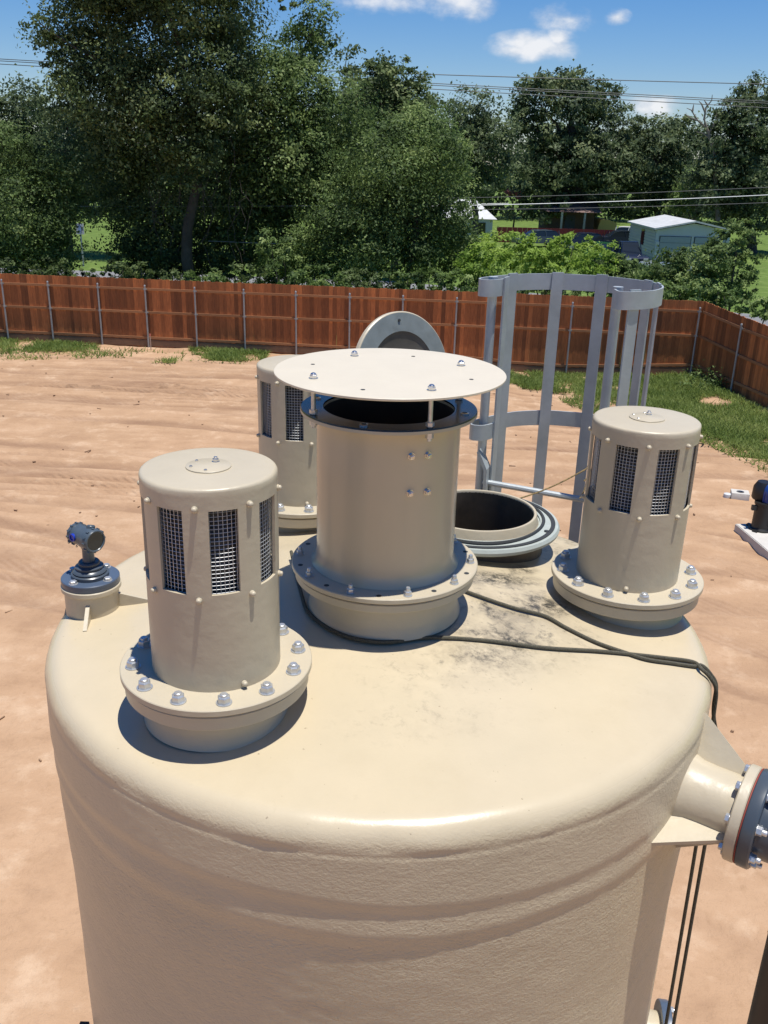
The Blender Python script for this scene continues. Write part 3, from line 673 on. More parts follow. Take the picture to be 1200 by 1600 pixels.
# ---------------------------------------------------------------- level gauge on its nozzle
def build_gauge():
    G = Vector((-.918, 2.600, TZ-1.268))
    x, y = G.x-TCX, G.y-TCY
    ax = math.atan2(y, x)
    mb = MB(); mb.lathe([(.083, TZ-1.47), (.083, G.z-.016)], 48, (x, y, 0)); nk = mb.build('gauge_nozzle', 'cream', tank)
    mb = MB(); mb.lathe(ring_prof(.05, .0915, G.z-.018, G.z, .003), 64, (x, y, 0), close=True); mb.build('flange', 'cream', nk)
    for k, (a, ln) in enumerate(((R(-82), .085), (R(188), .07), (R(5), .12), (R(98), .08))):
        dx, dy = math.cos(a), math.sin(a); p0 = Vector((x+dx*.07, y+dy*.07, 0)); p1 = Vector((x+dx*(.075+ln), y+dy*(.075+ln), 0))
        rr = math.hypot(p1.x, p1.y); zt = dome(min(.95, rr)) if rr < .96 else TZ-1.40 - max(0, rr-.99)*2.5
        zin = G.z-.022; px_, py_ = -dy*.006, dx*.006
        poly = [(p0, zin-.012), (p1, zt+.002), (p1, zt-.03), (p0, TZ-1.46)]
        vs = [(q.x+px_, q.y+py_, z) for q, z in poly]+[(q.x-px_, q.y-py_, z) for q, z in poly]
        gm = MB(); gm.add(vs, [(0,1,2,3), (7,6,5,4), (0,4,5,1), (1,5,6,2), (2,6,7,3), (3,7,4,0)]); gm.build('gusset', 'cream', nk, smooth=False)
    t = thing('level_transmitter', 'blue grey round-headed level transmitter bolted to a small nozzle at the tank edge', 'transmitter', tuple(G))
    mb = MB(); mb.lathe([(0, .0005), (.0875, .0005), (.089, .003), (.089, .021), (.0865, .0235), (.05, .0235), (0, .0235)], 64); mb.build('pvc_flange', 'pvcblue', t)
    mb = MB(); mb.lathe([(.058, .0230), (.058, .034), (.054, .037), (.052, .037), (0, .037)], 48); mb.build('hub', 'pvc', t)
    mb = MB(); mb.lathe([(.047, .037), (.052, .041), (.050, .045), (.041, .050), (.043, .054), (.043, .058), (.032, .062), (.033, .070), (.030, .074), (0, .074)], 48); mb.build('threaded_collar', 'pvc', t)
    mb = MB(); mb.lathe([(.021, .07), (.0185, .078), (.0175, .115), (.022, .125)], 32); mb.build('neck', 'housing', t)
    for k in range(4):
        a = facing(G.x, G.y, -46)+k*math.pi/2; bo = link('hex_bolt', HB, t, (.072*math.cos(a), .072*math.sin(a), .0236), .3+k)
    axd = Vector((.80, -.58, -.03)).normalized(); hc = Vector((0, 0, .152))
    mb = MB(); L_ = .058
    prof = [(0, -L_-.002), (.030, -L_), (.0345, -L_+.006), (.0345, -L_+.017), (.0325, -L_+.018), (.0325, -.006), (.0345, -.004), (.0345, .010), (.036, .012), (.0375, .028), (.0375, .040), (.0345, .046), (.031, .046), (.0295, .043)]
    mb.lathe(prof, 48, hc, axis=axd); hs = mb.build('housing', 'housing', t, ang=30)
    mb = MB(); mb.lathe([(.030, .0425), (0, .0425)], 40, hc, axis=axd); mb.build('window', 'glassdark', hs)
    for s, rr, zz in ((-1, .0350, -L_+.011), (1, .0382, .034)):
        nb = MB()
        side = axd.cross(Vector((0, 0, 1))).normalized(); up = side.cross(axd)
        for k in range(12):
            a = 2*math.pi*k/12; nb.box(hc+axd*zz+(side*math.cos(a)+up*math.sin(a))*rr, (.005, .005, .011), Matrix((side, up, axd)).transposed() @ Matrix.Rotation(a, 3, 'Z'))
        nb.build('cover_ribs', 'housing', hs, smooth=False)
    side = axd.cross(Vector((0, 0, 1))).normalized()
    if side.y > 0: side = -side
    mb = MB(); mb.lathe([(.0125, .028), (.0125, .037), (.009, .037), (.009, .034), (0, .034)], 24, hc-axd*.024+Vector((0, 0, .003)), axis=side); mb.build('conduit_plug', 'blueplug', hs)
    mb = MB(); mb.lathe([(.014, .028), (.013, .041), (.011, .043), (0, .043)], 20, hc+axd*.016, axis=Vector((.1, .25, 1))); mb.build('top_boss', 'housing', hs)
    for k in (-1, 1):
        mb = MB(); mb.lathe([(0, 0), (.0035, 0), (.0035, .004), (0, .005)], 8, hc-axd*(.05 if k < 0 else .01)+side*.03+Vector((0, 0, -.022)), axis=side); mb.build('set_screw', 'steel', hs)
HB = nut_mesh('hex_bolt', .0115, .009, .05, 'zinc', True)
build_gauge()
# ---------------------------------------------------------------- side nozzle and outgoing pipe
AZ = R(-34); AXN = Vector((math.cos(AZ), math.sin(AZ), -.02)).normalized(); NZC = TZ-1.56
def build_side():
    c0 = Vector((0, 0, NZC)); fd = 1.185        # distance of the cream flange face from the tank axis
    mb = MB(); mb.lathe([(.128, .965), (.104, 1.015), (.094, 1.045), (.092, 1.08), (.092, fd-.02)], 64, c0, axis=AXN); nk = mb.build('side_nozzle', 'cream', tank)
    mb = MB(); mb.lathe(ring_prof(.06, .130, fd-.028, fd, .003), 80, c0, axis=AXN, close=True); mb.build('flange', 'cream', nk)
    side = AXN.cross(Vector((0, 0, 1))).normalized(); up = side.cross(AXN).normalized()
    for an, ext in ((R(122), .125), (R(-14), .125), (R(205), .12), (R(-95), .12)):
        d = side*math.cos(an)+up*math.sin(an); wv = AXN.cross(d)*.006; lt = d.dot(side)*(.09+ext); rt = math.sqrt(max(.5, (TR-.006)**2-lt*lt))
        P = [c0+AXN*rt+d*(.09+ext), c0+AXN*(fd-.028)+d*.110, c0+AXN*(fd-.028)+d*.08, c0+AXN*.93+d*.05, c0+AXN*(rt-.06)+d*(.09+ext)]
        gm = MB(); n = len(P); gm.add([p+wv for p in P]+[p-wv for p in P], [tuple(range(n)), tuple(range(n, 2*n))[::-1]]+[(i, n+i, n+(i+1) % n, (i+1) % n) for i in range(n)]); gm.build('gusset', 'cream', nk, smooth=False)
    base = Vector((TCX, TCY, NZC))
    t = thing('outlet_pipe', 'dark grey plastic pipe bolted to the tank side nozzle with a red gasket', 'pipe', tuple(base+AXN*fd))
    mb = MB(); mb.lathe([(.07, .0015), (.1285, .0015), (.1285, .0042), (.07, .0042)], 80, axis=AXN, close=True); mb.build('gasket', 'redgasket', t)
    mb = MB(); mb.lathe([(.07, .0055), (.129, .0055), (.131, .009), (.131, .034), (.128, .038), (.098, .039), (.07, .039)], 80, axis=AXN, close=True); mb.build('pvc_flange', 'pvc', t)
    mb = MB(); mb.lathe([(.07, .036), (.099, .037), (.096, .045), (.094, .125), (.090, .128), (.080, .129), (.080, .70), (0, .70)], 64, axis=AXN); mb.build('pipe', 'pvc', t)
    q = Vector((0, 0, 1)).rotation_difference(AXN)
    for k in range(8):
        a = R(22.5+45*k); d = side*math.cos(a)+up*math.sin(a)
        b = link('flange_nut', NUT_S, t, d*.113+AXN*.0385); b.rotation_mode = 'QUATERNION'; b.rotation_quaternion = q
        b = link('bolt_head', BH_S, t, d*.113-AXN*.0285); b.rotation_mode = 'QUATERNION'; b.rotation_quaternion = Vector((0, 0, 1)).rotation_difference(-AXN)
    # lower nozzle just showing past the tank wall
    q = PY(1042, 1590, 2.46); d = Vector((q.x-TCX, q.y-TCY, 0)).normalized(); dist = math.hypot(q.x-TCX, q.y-TCY)
    mb = MB(); mb.lathe([(.10, .94), (.09, 1.0), (.085, dist-.02)], 48, (0, 0, q.z-.10), axis=d); nk = mb.build('lower_nozzle', 'cream', tank)
    t2 = thing('blind_flange', 'blue grey plastic flange low on the tank side, behind the hanging cords', 'flange', (q.x, q.y, q.z-.10))
    mb = MB(); mb.lathe([(0, -.02), (.125, -.02), (.127, -.017), (.127, .012), (.124, .015), (0, .015)], 64, axis=d); mb.build('disc', 'pvcblue', t2)
    sd = d.cross(Vector((0, 0, 1))).normalized(); u2 = Vector((0, 0, 1)); qq = Vector((0, 0, 1)).rotation_difference(d)
    for k in range(8):
        a = R(22.5+45*k); b = link('flange_nut', NUT_S, t2, (sd*math.cos(a)+u2*math.sin(a))*.103+d*.015); b.rotation_mode = 'QUATERNION'; b.rotation_quaternion = qq
    lug = MB(); lp = PY(131, 1600, 2.22); lug.box(loc_t(lp+Vector((-.0, 0, -.06))), (.03, .02, .12)); lug.box(loc_t(lp+Vector((.02, 0, -.10))), (.06, .05, .02)); lug.build('lifting_lug', 'soot', tank, smooth=False)
NUT_S = nut_mesh('side_nut', .0125, .013, .9); BH_S = nut_mesh('side_bolt_head', .0125, .010, .05)
build_side()

def smooth_path(pts, n=8):
    pts = [Vector(p) for p in pts]; out = []
    for i in range(len(pts)-1):
        p0 = pts[max(0, i-1)]; p1 = pts[i]; p2 = pts[i+1]; p3 = pts[min(len(pts)-1, i+2)]
        for k in range(n):
            t = k/n; out.append(.5*((2*p1)+(p2-p0)*t+(2*p0-5*p1+4*p2-p3)*t*t+(3*p1-p0-3*p2+p3)*t**3))
    out.append(pts[-1]); return out
# ---------------------------------------------------------------- ladder with cage
def build_ladder():
    Mx = Vector((.633, 3.55, 0)); u = Vector((.943, -.334, 0)).normalized(); w = Vector((.334, .943, 0)).normalized()
    zt = TZ-.43
    t = thing('caged_ladder', 'galvanised ladder with tall safety cage rising behind the tank', 'ladder', (Mx.x, Mx.y, 0))
    def P(a, b): q = u*a+w*b; return (q.x, q.y)
    def pl_(px, py): q = PZ(px, py, zt)-Mx; return (q.x, q.y)
    HP = [pl_(*q) for q in ((961,451.6),(968,455),(985,455.8),(1005,455),(1022,453.5),(1032,451),(1036,448),(1030,443.5),(1010,439),(980,435),(942,431),(900,428.6),(871,427.5),(830,427.5),(806,428.5),(780,430.5),(760,432.5),(750,434.5),(753,436.3),(769,437),(783,436),(790,434.5))]
    HP = [(q.x, q.y) for q in smooth_path([(a_, b_, 0) for a_, b_ in HP], 4)]
    def hoop(z1, h):
        mb = MB(); mb.strip(HP, z1-h, z1, .007); mb.build('hoop', 'galv', t, ang=50)
    hz = [zt, PY(845, 645, 3.90).z]
    for z in hz+[4.6, 3.4, 2.3]: hoop(z, .066)
    for px, py in ((783, 433.5), (807, 429.8), (872, 429), (942, 432.2), (1008, 440), (1030, 445), (992, 454.5)):
        q = Vector((*pl_(px, py), 0)); i = min(range(1, len(HP)-1), key=lambda k: (HP[k][0]-q.x)**2+(HP[k][1]-q.y)**2)
        tw = Vector((HP[i+1][0]-HP[i-1][0], HP[i+1][1]-HP[i-1][1], 0)).normalized(); nn = Vector((tw.y, -tw.x, 0))
        q = Vector((*HP[i], 0)); cin = Vector((*P(.03, .05), 0))-q; q += nn*(.0078 if nn.dot(cin) > 0 else -.0078)
        mb = MB(); mb.box((q.x, q.y, (zt+.006+2.2)/2), (.048, .008, zt+.006-2.2), Matrix((tw, nn, Vector((0, 0, 1)))).transposed()); mb.build('cage_bar', 'galv', t, smooth=False)
    RL_, RR_ = pl_(771, 434.5), pl_(966, 450.5)
    for q in (RL_, RR_):
        mb = MB(); mb.tube([(q[0], q[1], 0.0), (q[0], q[1], zt+.006)], .019, 14); mb.build('side_rail', 'galv', t)
    z = PY(772, 765, 3.62).z
    while z > .2:
        mb = MB(); a, b = RL_, RR_; mb.tube([(a[0], a[1], z), (b[0], b[1], z)], .0125, 10); mb.build('rung', 'galv', t); z -= .3
    q = (RL_[0]+.02, RL_[1]-.03); z1 = PY(765, 712, 3.6).z; z2 = PY(775, 742, 3.6).z; z3 = PY(771, 790, 3.6).z
    rr = Matrix((u, w, Vector((0, 0, 1)))).transposed()
    mb = MB(); k = .032
    pl = [(-.03, z1), (.01, z2), (.012, z3), (.0, z3), (-.004, z2-.004), (-.038, z1-.012)]
    mb.prism(pl, -k, k, lambda a, b, d: (q[0]+u.x*a+w.x*d, q[1]+u.y*a+w.y*d, b)); mb.build('bent_bracket', 'galv', t, smooth=False)
    for s in (-1, 1):
        for z in (5.3, 3.0, .8):
            a = RL_ if s < 0 else RR_; d = Vector((TCX-Mx.x-a[0], TCY-Mx.y-a[1], 0)); ln = d.length-1.0; d.normalize()
            mb = MB(); mb.box((a[0]+d.x*ln/2, a[1]+d.y*ln/2, z), (max(.05, ln), .008, .05), Matrix.Rotation(math.atan2(d.y, d.x), 3, 'Z')); mb.build('standoff', 'galv', t, smooth=False)
build_ladder()
# ---------------------------------------------------------------- cords
def build_cords():
    r = .0058
    def D(px, py): return on_dome(px, py, r+.001)
    A = [on_dome(455, 862, .03), D(470, 925), D(508, 957), D(552, 980), D(600, 991), D(670, 995), D(760, 1001), D(850, 1012), D(930, 1017), D(985, 1022), D(1040, 1028), D(1082, 1034)]
    B = [D(700, 912), D(736, 927), D(800, 949), D(850, 962), D(885, 981), D(930, 1003), D(975, 1019), D(1010, 1030), D(1050, 1036), D(1085, 1041)]
    def tail(off):
        az = R(-18.5)+off; out = []
        for rr, z in [(r_ + (.03 if off > 0 and z_ < -1.55 else 0), z_) for r_, z_ in ((.985, -1.350), (1.012, -1.372), (1.034, -1.41), (1.040, -1.50), (1.05, -1.7), (1.06, -2.2), (1.07, -3.5), (1.07, -6.6))]:
            a2 = az + (0 if z > -1.55 else off*1.6)
            out.append(Vector((TCX+rr*math.cos(a2), TCY+rr*math.sin(a2), TZ+z)))
        return out
    for nm, path, off, lab in (('cord', A, -.006, 'dark braided cord looped low around the front of the stack neck'), ('cord', B, .016, 'dark braided cord running from the right of the stack past the right hood')):
        path = [ (lambda p: (lambda v: Vector((ST.x, ST.y, 0))+v.normalized()*max(v.length, .236)+Vector((0, 0, p.z)))(Vector((p.x-ST.x, p.y-ST.y, 0))))(p) for p in path]
        pts = smooth_path(path+tail(off), 7)
        mb = MB(); mb.tube(pts, r, 8); tag(mb.build(nm, 'rope'), lab, 'cord', 'dark cords hanging over the tank edge')
    a = PY(808, 780, 3.37); b = PY(917, 732, 3.45)
    pts = [a.lerp(b, k/10)+Vector((0, 0, -.012*math.sin(math.pi*k/10))) for k in range(11)]
    pts += [b+Vector(v) for v in ((.01, .03, .0), (.02, 0, -.02), (-.01, -.02, -.045), (.01, .02, -.05), (0, 0, -.09), (-.02, -.02, -.12))]
    mb = MB(); mb.tube(smooth_path(pts, 3), .0030, 6); tag(mb.build('twine', 'twine'), 'thin yellowish twine tied from the open manhole to the ladder cage', 'twine')
build_cords()
# ---------------------------------------------------------------- black post close by
def build_post():
    q = PY(1187, 1540, 1.18); rr = .03
    t = thing('railing_post', 'black steel railing post at the bottom right corner, close to the viewer', 'post', (q.x+rr*1.1, q.y+.01, 0))
    mb = MB(); mb.tube([(0, 0, 0), (0, 0, 7.35)], rr, 24); mb.build('upright', 'blacksteel', t)
    mb = MB(); mb.lathe([(0, 7.35), (.033, 7.35), (.033, 7.36), (.02, 7.375), (0, 7.38)], 20); mb.build('cap', 'blacksteel', t)
    mb = MB(); mb.box((0, 0, .006), (.16, .16, .012)); mb.build('foot_plate', 'blacksteel', t, smooth=False)
build_post()
# ---------------------------------------------------------------- yard objects
def ground_at(px, py): 
    p = PZ(px, py, 0); 
    for _ in range(5): p = PZ(px, py, gz(p.x, p.y))
    return p
def build_yard():
    # concrete block with a round recess
    c = ground_at(1155, 778); rot = R(-14)
    t = thing('concrete_block', 'small square concrete block with a round dark hole, on the sand', 'block', (c.x, c.y, c.z-.02), rot)
    mb = MB(); s = .19; h = .17; n = 24; rh = .085
    vs = []; fs = []
    circ = [(rh*math.cos(2*math.pi*k/n), rh*math.sin(2*math.pi*k/n)) for k in range(n)]
    sq = []
    for k in range(n):
        a = 2*math.pi*k/n; m_ = max(abs(math.cos(a)), abs(math.sin(a))); sq.append((s*math.cos(a)/m_, s*.8*math.sin(a)/m_))
    for ring, z in ((sq, 0), (sq, h-.006), ([(x*.97, y*.97) for x, y in sq], h), (circ, h), (circ, h-.08)): vs += [(x, y, z) for x, y in ring]
    for i in range(4): fs += [(i*n+k, i*n+(k+1) % n, (i+1)*n+(k+1) % n, (i+1)*n+k) for k in range(n)]
    mb.add(vs, fs); mb.build('block', 'concrete', t, ang=40)
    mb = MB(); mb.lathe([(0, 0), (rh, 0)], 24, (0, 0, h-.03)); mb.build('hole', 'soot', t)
    c2 = ground_at(1136, 777); t = thing('pipe_cap', 'white round pipe stub beside the small concrete block', 'pipe cap', (c2.x, c2.y, c2.z-.02))
    mb = MB(); mb.lathe([(.085, 0), (.085, .09), (.08, .105), (.055, .115), (0, .118)], 28); mb.build('stub', 'white', t)
    # pump on its pad
    a = ground_at(1152, 834); b = ground_at(1215, 888); d = (b-a); d.z = 0; e = Vector((-d.y, d.x, 0)).normalized()
    if e.x < 0: e = -e
    dn = d.normalized(); ang = math.atan2(dn.y, dn.x)
    a = a - dn*.15
    pc = a+dn*1.5+e*1.2
    t = thing('equipment_pad', 'white topped concrete pad carrying the blue and black pump', 'concrete pad', (pc.x, pc.y, gz(pc.x, pc.y)+.05), ang)
    mb = MB(); mb.prism([(-1.5, -1.2), (1.5, -1.2), (1.5, 1.2), (-1.5, 1.2)], -.12, .10, lambda x, y, z: (x, y, z)); mb.prism([(-1.485, -1.185), (1.485, -1.185), (1.485, 1.185), (-1.485, 1.185)], .10, .112, lambda x, y, z: (x, y, z)); mb.build('slab', 'concrete', t, smooth=False)
    pb = ground_at(1186, 838)
    t = thing('pump', 'black pump with a blue domed motor standing on the concrete pad', 'pump', (pb.x, pb.y, .162))
    mb = MB(); mb.lathe([(0, 0), (.24, 0), (.24, .03), (.20, .04), (.185, .06), (.18, .52), (.20, .53), (.20, .58), (0, .58)], 36); mb.build('casing', 'blacksteel', t)
    mb = MB(); mb.lathe([(.17, .58), (.185, .60), (.185, .78), (.17, .86), (.12, .93), (.04, .96), (0, .962)], 36, (.10, 0, 0)); mo = mb.build('motor', 'bluepump', t)
    for k in range(16):
        an = 2*math.pi*k/16; mb = MB(); mb.box((.10+.19*math.cos(an), .19*math.sin(an), .69), (.024, .008, .17), Matrix.Rotation(an, 3, 'Z')); mb.build('fin', 'bluepump', mo, smooth=False)
    mb = MB(); mb.lathe([(0, .585), (.18, .585), (.20, .62), (.19, .84), (.13, .95), (0, .96)], 30, (-.02, .16, 0)); mb.build('cover', 'blacksteel', t)
    mb = MB(); mb.box((-.21, -.02, .46), (.10, .07, .10)); mb.tube([(-.18, -.06, .55), (.05, -.19, .60)], .015, 8); mb.build('junction_box', 'blacksteel', t, smooth=False)
    mb = MB(); mb.tube([(.10, -.23, .10), (.13, -.22, .42), (.15, -.18, .55)], .016, 10); mb.build('conduit', 'white', t)
    for k in range(4):
        an = R(45+90*k); mb = MB(); mb.box((.22*math.cos(an), .22*math.sin(an), .02), (.12, .1, .04), Matrix.Rotation(an, 3, 'Z')); mb.build('foot', 'blacksteel', t, smooth=False)
    # survey stake
    c = ground_at(236, 547); t = thing('survey_stake', 'thin pink tipped survey stake standing in front of the fence', 'stake', tuple(c))
    mb = MB(); mb.box((0, 0, .26), (.035, .02, .52)); mb.build('stick', 'stakewood', t, smooth=False)
    mb = MB(); mb.box((0, 0, .56), (.037, .022, .10)); mb.build('painted_tip', 'orangepaint', t, smooth=False)
    # twigs and clods strewn over the sand
    mb = MB()
    for k in range(300):
        x = rng.uniform(-15, 11); y = rng.uniform(3, 31)
        if math.hypot(x-TCX, y-TCY) < 1.3: continue
        z = gz(x, y)+.05*fbm(x*.35, y*.35, 1, 3)+.02*fbm(x*1.9, y*1.9, 5, 3); a = rng.uniform(0, 6.3); l = rng.uniform(.02, .07) if rng.random() < .85 else rng.uniform(.08, .2)
        w_ = rng.uniform(.01, .035); mb.box((x, y, z+.012), (l, w_, .025), Matrix.Rotation(a, 3, 'Z') @ Matrix.Rotation(rng.uniform(-.3, .3), 3, 'X'))
    M['clod'] = mat('clods_and_twigs', (.20, .12, .07), .95, col2=(.38, .24, .14), vscale=3)
    o = mb.build('debris', 'clod', smooth=False); tag(o, 'dark twigs and clods strewn over the orange sand', 'debris', None, 'stuff')
build_yard()

# ---------------------------------------------------------------- fences
def build_fences():
    ztops = [(x, PY(px, py, 34).z) for px, py, x in ((0, 427, 0), (740, 456, 0), (1090, 470, 0))]
    def top_z(px, py):
        p = PY(px, py, 34)
        for _ in range(8): p = PY(px, py, fence_y(p.x))
        return p
    K = [top_z(0, 427), top_z(400, 443), top_z(740, 456), top_z(1088, 470)]
    kx = [p.x for p in K]; kz = [p.z for p in K]
    def ztop(x): return float(np.interp(x, kx, kz))
    W = .142; Hp = 3.0
    def plank_mesh():
        mb = MB(); w = W/2+.003; c = .022
        poly = [(-w, -Hp), (w, -Hp), (w, -c), (w-c, 0), (-w+c, 0), (-w, -c)]
        mb.prism(poly, -.010, .010, lambda u, v, d: (u, d, v)); return mb.mesh('plank', 'plank', smooth=False)
    PM = plank_mesh()
    def post_mesh():
        mb = MB(); mb.tube([(0, 0, -2.6), (0, 0, 0)], .033, 10); mb.lathe([(.037, -.02), (.037, .012), (.022, .035), (0, .04)], 12); return mb.mesh('post', 'galvpost')
    M['galvpost'] = mat('galvanised_post', (.38, .39, .39), .45, .35, var=.25, vscale=6)
    PO = post_mesh()
    def clip_mesh():
        mb = MB(); mb.box((0, 0, 0), (.13, .02, .05)); mb.tube([(0, -.03, -.025), (0, -.03, .025)], .041, 10); return mb.mesh('bracket', 'galvpost', smooth=False)
    CM = clip_mesh()
    def rail_mesh(L_):
        mb = MB(); mb.box((0, 0, 0), (L_, .038, .086)); return mb.mesh('rail', 'rail', smooth=False)
    def run(t, P0, P1, zf, zg, posts, ground_board, inward):
        d = (P1-P0); d.z = 0; ln = d.length; d.normalize(); an = math.atan2(d.y, d.x); n = Vector((inward.x, inward.y, 0))
        k = int(math.ceil(ln/W))
        for i in range(k):
            p = P0+d*(W*(i+.5)); o = link('plank', PM, t, (p.x+n.x*(.005*(i%2)+rng.uniform(0,.003)), p.y+n.y*(.005*(i%2)+rng.uniform(0,.003)), zf(p)+rng.uniform(-.014, .014)), an+rng.uniform(-.02, .02)); o.rotation_euler[1] = rng.uniform(-.004, .004)
        rm = {}
        for i in range(len(posts)-1):
            a, b = P0+d*posts[i], P0+d*posts[i+1]; mid = (a+b)/2; L_ = posts[i+1]-posts[i]-.004
            me = rail_mesh(L_); sl_ = (zf(b)-zf(a))/(posts[i+1]-posts[i])
            for dz in (-.36, -1.21):
                o = link('rail', me, t, (mid.x+n.x*.039, mid.y+n.y*.039, zf(mid)+dz), an); o.rotation_euler[1] = -math.atan(sl_)
            o = link('rail', me, t, (mid.x+n.x*.039, mid.y+n.y*.039, zg(mid)+.36), an); o.rotation_euler[1] = -math.atan((zg(b)-zg(a))/L_)
            if ground_board:
                mb = MB(); mb.box((0, 0, 0), (L_, .03, .24)); o = link('kick_board', mb.mesh('kick_board', 'kick', smooth=False), t, (mid.x+n.x*.037, mid.y+n.y*.037, zg(mid)+.16), an); o.rotation_euler[1] = -math.atan((zg(b)-zg(a))/L_)
        for s in posts[(1 if not ground_board else 0):]:
            p = P0+d*s; q = p+n*.095
            link('post', PO, t, (q.x, q.y, zf(p)-.235), an)
            for dz in (-.36, -1.21):
                c = p+n*.070; link('bracket', CM, t, (c.x, c.y, zf(p)+dz), an+ (0 if n.y < -.5 else math.pi))
    M['kick'] = mat('weathered_kick_board', (.22, .125, .068), .85, col2=(.14, .08, .045), vscale=3, rand_obj=.1)
    # north run
    P0 = Vector((-22.0, fence_y(-22.0), 0)); P1 = CORNER.copy(); L0 = (P1-P0).length
    tn = thing('wooden_fence', 'long reddish brown board fence along the back of the sandy yard', 'fence', (0, 0, 0))
    px_posts = [8, 79, 156, 229, 306, 382, 463, 547, 630, 714, 800, 895, 987]; ss = []
    for px in px_posts:
        p = PY(px, 470, 34)
        for _ in range(8): p = PY(px, 470+.0*px, fence_y(p.x))
        ss.append((Vector((p.x, p.y, 0))-P0).length)
    first = ss[0]; pre = []
    while first > 1.9: first -= 1.85; pre.append(first)
    posts = sorted(pre)+ss+[L0-.12]
    dn = (P1-P0).normalized(); inn = Vector((dn.y, -dn.x, 0))
    run(tn, P0, P1, lambda p: ztop(p.x), lambda p: gz(p.x, p.y), posts, True, inn)
    # east run
    te = thing('wooden_fence', 'shaded board fence running forward from the corner on the right', 'fence', (0, 0, 0))
    Q0 = CORNER+Vector((.02, -.02, 0)); Q1 = Q0+RDIR*16
    zc = ztop(11.0); pt = PY(1200, 507, 28.8); 
    ptz = pt.z; yq = 28.8
    def zf2(p): return zc+(p.y-Q0.y)/(yq-Q0.y)*(ptz-zc) if p.y > yq else ptz
    i2 = Vector((RDIR.y, -RDIR.x, 0)); 
    if i2.x > 0: i2 = -i2
    pp = [.05, 2.75, 5.05]
    while pp[-1] < 13.5: pp.append(pp[-1]+2.2)
    run(te, Q0, Q1, zf2, lambda p: gz(p.x, p.y), pp, False, i2)
build_fences()

# ---------------------------------------------------------------- foliage
def leaves_mesh(name, C, Nn, S, mt, aspect=.5, K=None):
    n = len(C); Rv = rng.normal(size=(n, 3)); T = np.cross(Nn, Rv); T /= np.linalg.norm(T, axis=1, keepdims=True)+1e-9; B = np.cross(Nn, T)
    S = S[:, None]; fold = Nn*S*.12
    V = np.stack([C-T*S*.5, C+B*S*aspect*.5+fold-T*S*.05, C+T*S*.5, C-B*S*aspect*.5+fold-T*S*.05], 1).reshape(-1, 3)
    me = bpy.data.meshes.new(name); me.vertices.add(4*n); me.vertices.foreach_set('co', V.astype(np.float32).ravel())
    me.loops.add(4*n); me.loops.foreach_set('vertex_index', np.arange(4*n, dtype=np.int32)); me.polygons.add(n)
    me.polygons.foreach_set('loop_start', np.arange(0, 4*n, 4, dtype=np.int32))
    me.materials.append(M[mt]); me.update(calc_edges=True)
    if K is None: K = rng.random(n)
    at = me.attributes.new('clump', 'FLOAT', 'POINT'); at.data.foreach_set('value', np.repeat(K, 4).astype(np.float32)); return me
def crown_points(lobes, per_m2, leaf, spread=.42, clump=56, fill=.16):
    Cs, Ns, Ks = [], [], []
    for (c, rad, dens) in lobes:
        c = np.array(c); rad = np.array(rad); area = 4*math.pi*(((rad[0]*rad[1])**1.6+(rad[0]*rad[2])**1.6+(rad[1]*rad[2])**1.6)/3)**(1/1.6)
        nl = int(area*per_m2*dens/(leaf*leaf)); nc = max(3, nl//clump)
        d = rng.normal(size=(nc, 3)); d /= np.linalg.norm(d, axis=1, keepdims=True)
        ph = rng.uniform(0, 6.3, 3)
        wob = 1+.26*np.sin(d[:, 0]*6+ph[0])*np.sin(d[:, 1]*6+ph[1])+.12*np.sin(d[:, 2]*10+ph[2])
        rr = np.where(rng.random(nc) < fill, rng.uniform(.35, .85, nc), rng.uniform(.84, 1.04, nc))*wob
        cc = c+d*rad*rr[:, None]
        idx = np.repeat(np.arange(nc), clump); cd_ = d+rng.normal(size=(nc, 3))*.45
        sp = 1.0*spread*min(1.0, rad.min()/1.6)*rng.uniform(.5, 1.35, nc)[idx]
        off = rng.normal(size=(len(idx), 3))*sp[:, None]; off[:, 2] *= .6
        Cs.append(cc[idx]+off)
        nv = cd_[idx]*.8+rng.normal(size=(len(idx), 3))*.6+np.array([0, -.1, .45]); nv /= np.linalg.norm(nv, axis=1, keepdims=True); Ns.append(nv); Ks.append(rng.random(nc)[idx])
    return np.concatenate(Cs), np.concatenate(Ns), np.concatenate(Ks)
def lobes_px(lst, D, depth=1.0):
    out = []
    for l in lst:
        cx, cy, rx, ry = l[:4]; dens = l[4] if len(l) > 4 else 1.0; dD = l[5] if len(l) > 5 else rng.uniform(-1.2, 1.2)
        y = D+dD; c = PY(cx, cy, y); a = PY(cx+rx, cy, y); b = PY(cx, cy-ry, y); r1 = (a-c).length; r2 = (b-c).length
        out.append(((c.x, c.y, c.z), (r1, .5*(r1+r2)*depth, r2), dens))
    return out
def limb(mb, a, b, r0, r1, seed, sag=.0):
    a, b = Vector(a), Vector(b); n = 9; pts = []; rs = []
    ln = (b-a).length
    for k in range(n):
        t = k/(n-1); p = a.lerp(b, t); w = ln*.06*math.sin(math.pi*t)
        p += Vector((w*noise.noise(Vector((seed, t*2, 0)))*2, w*noise.noise(Vector((seed, t*2, 9)))*2, w*.6)); pts.append(p); rs.append(r0*(1-t)+r1*t)
    mb.tube(pts, rs, 8)
LEAFCOUNT = [0]
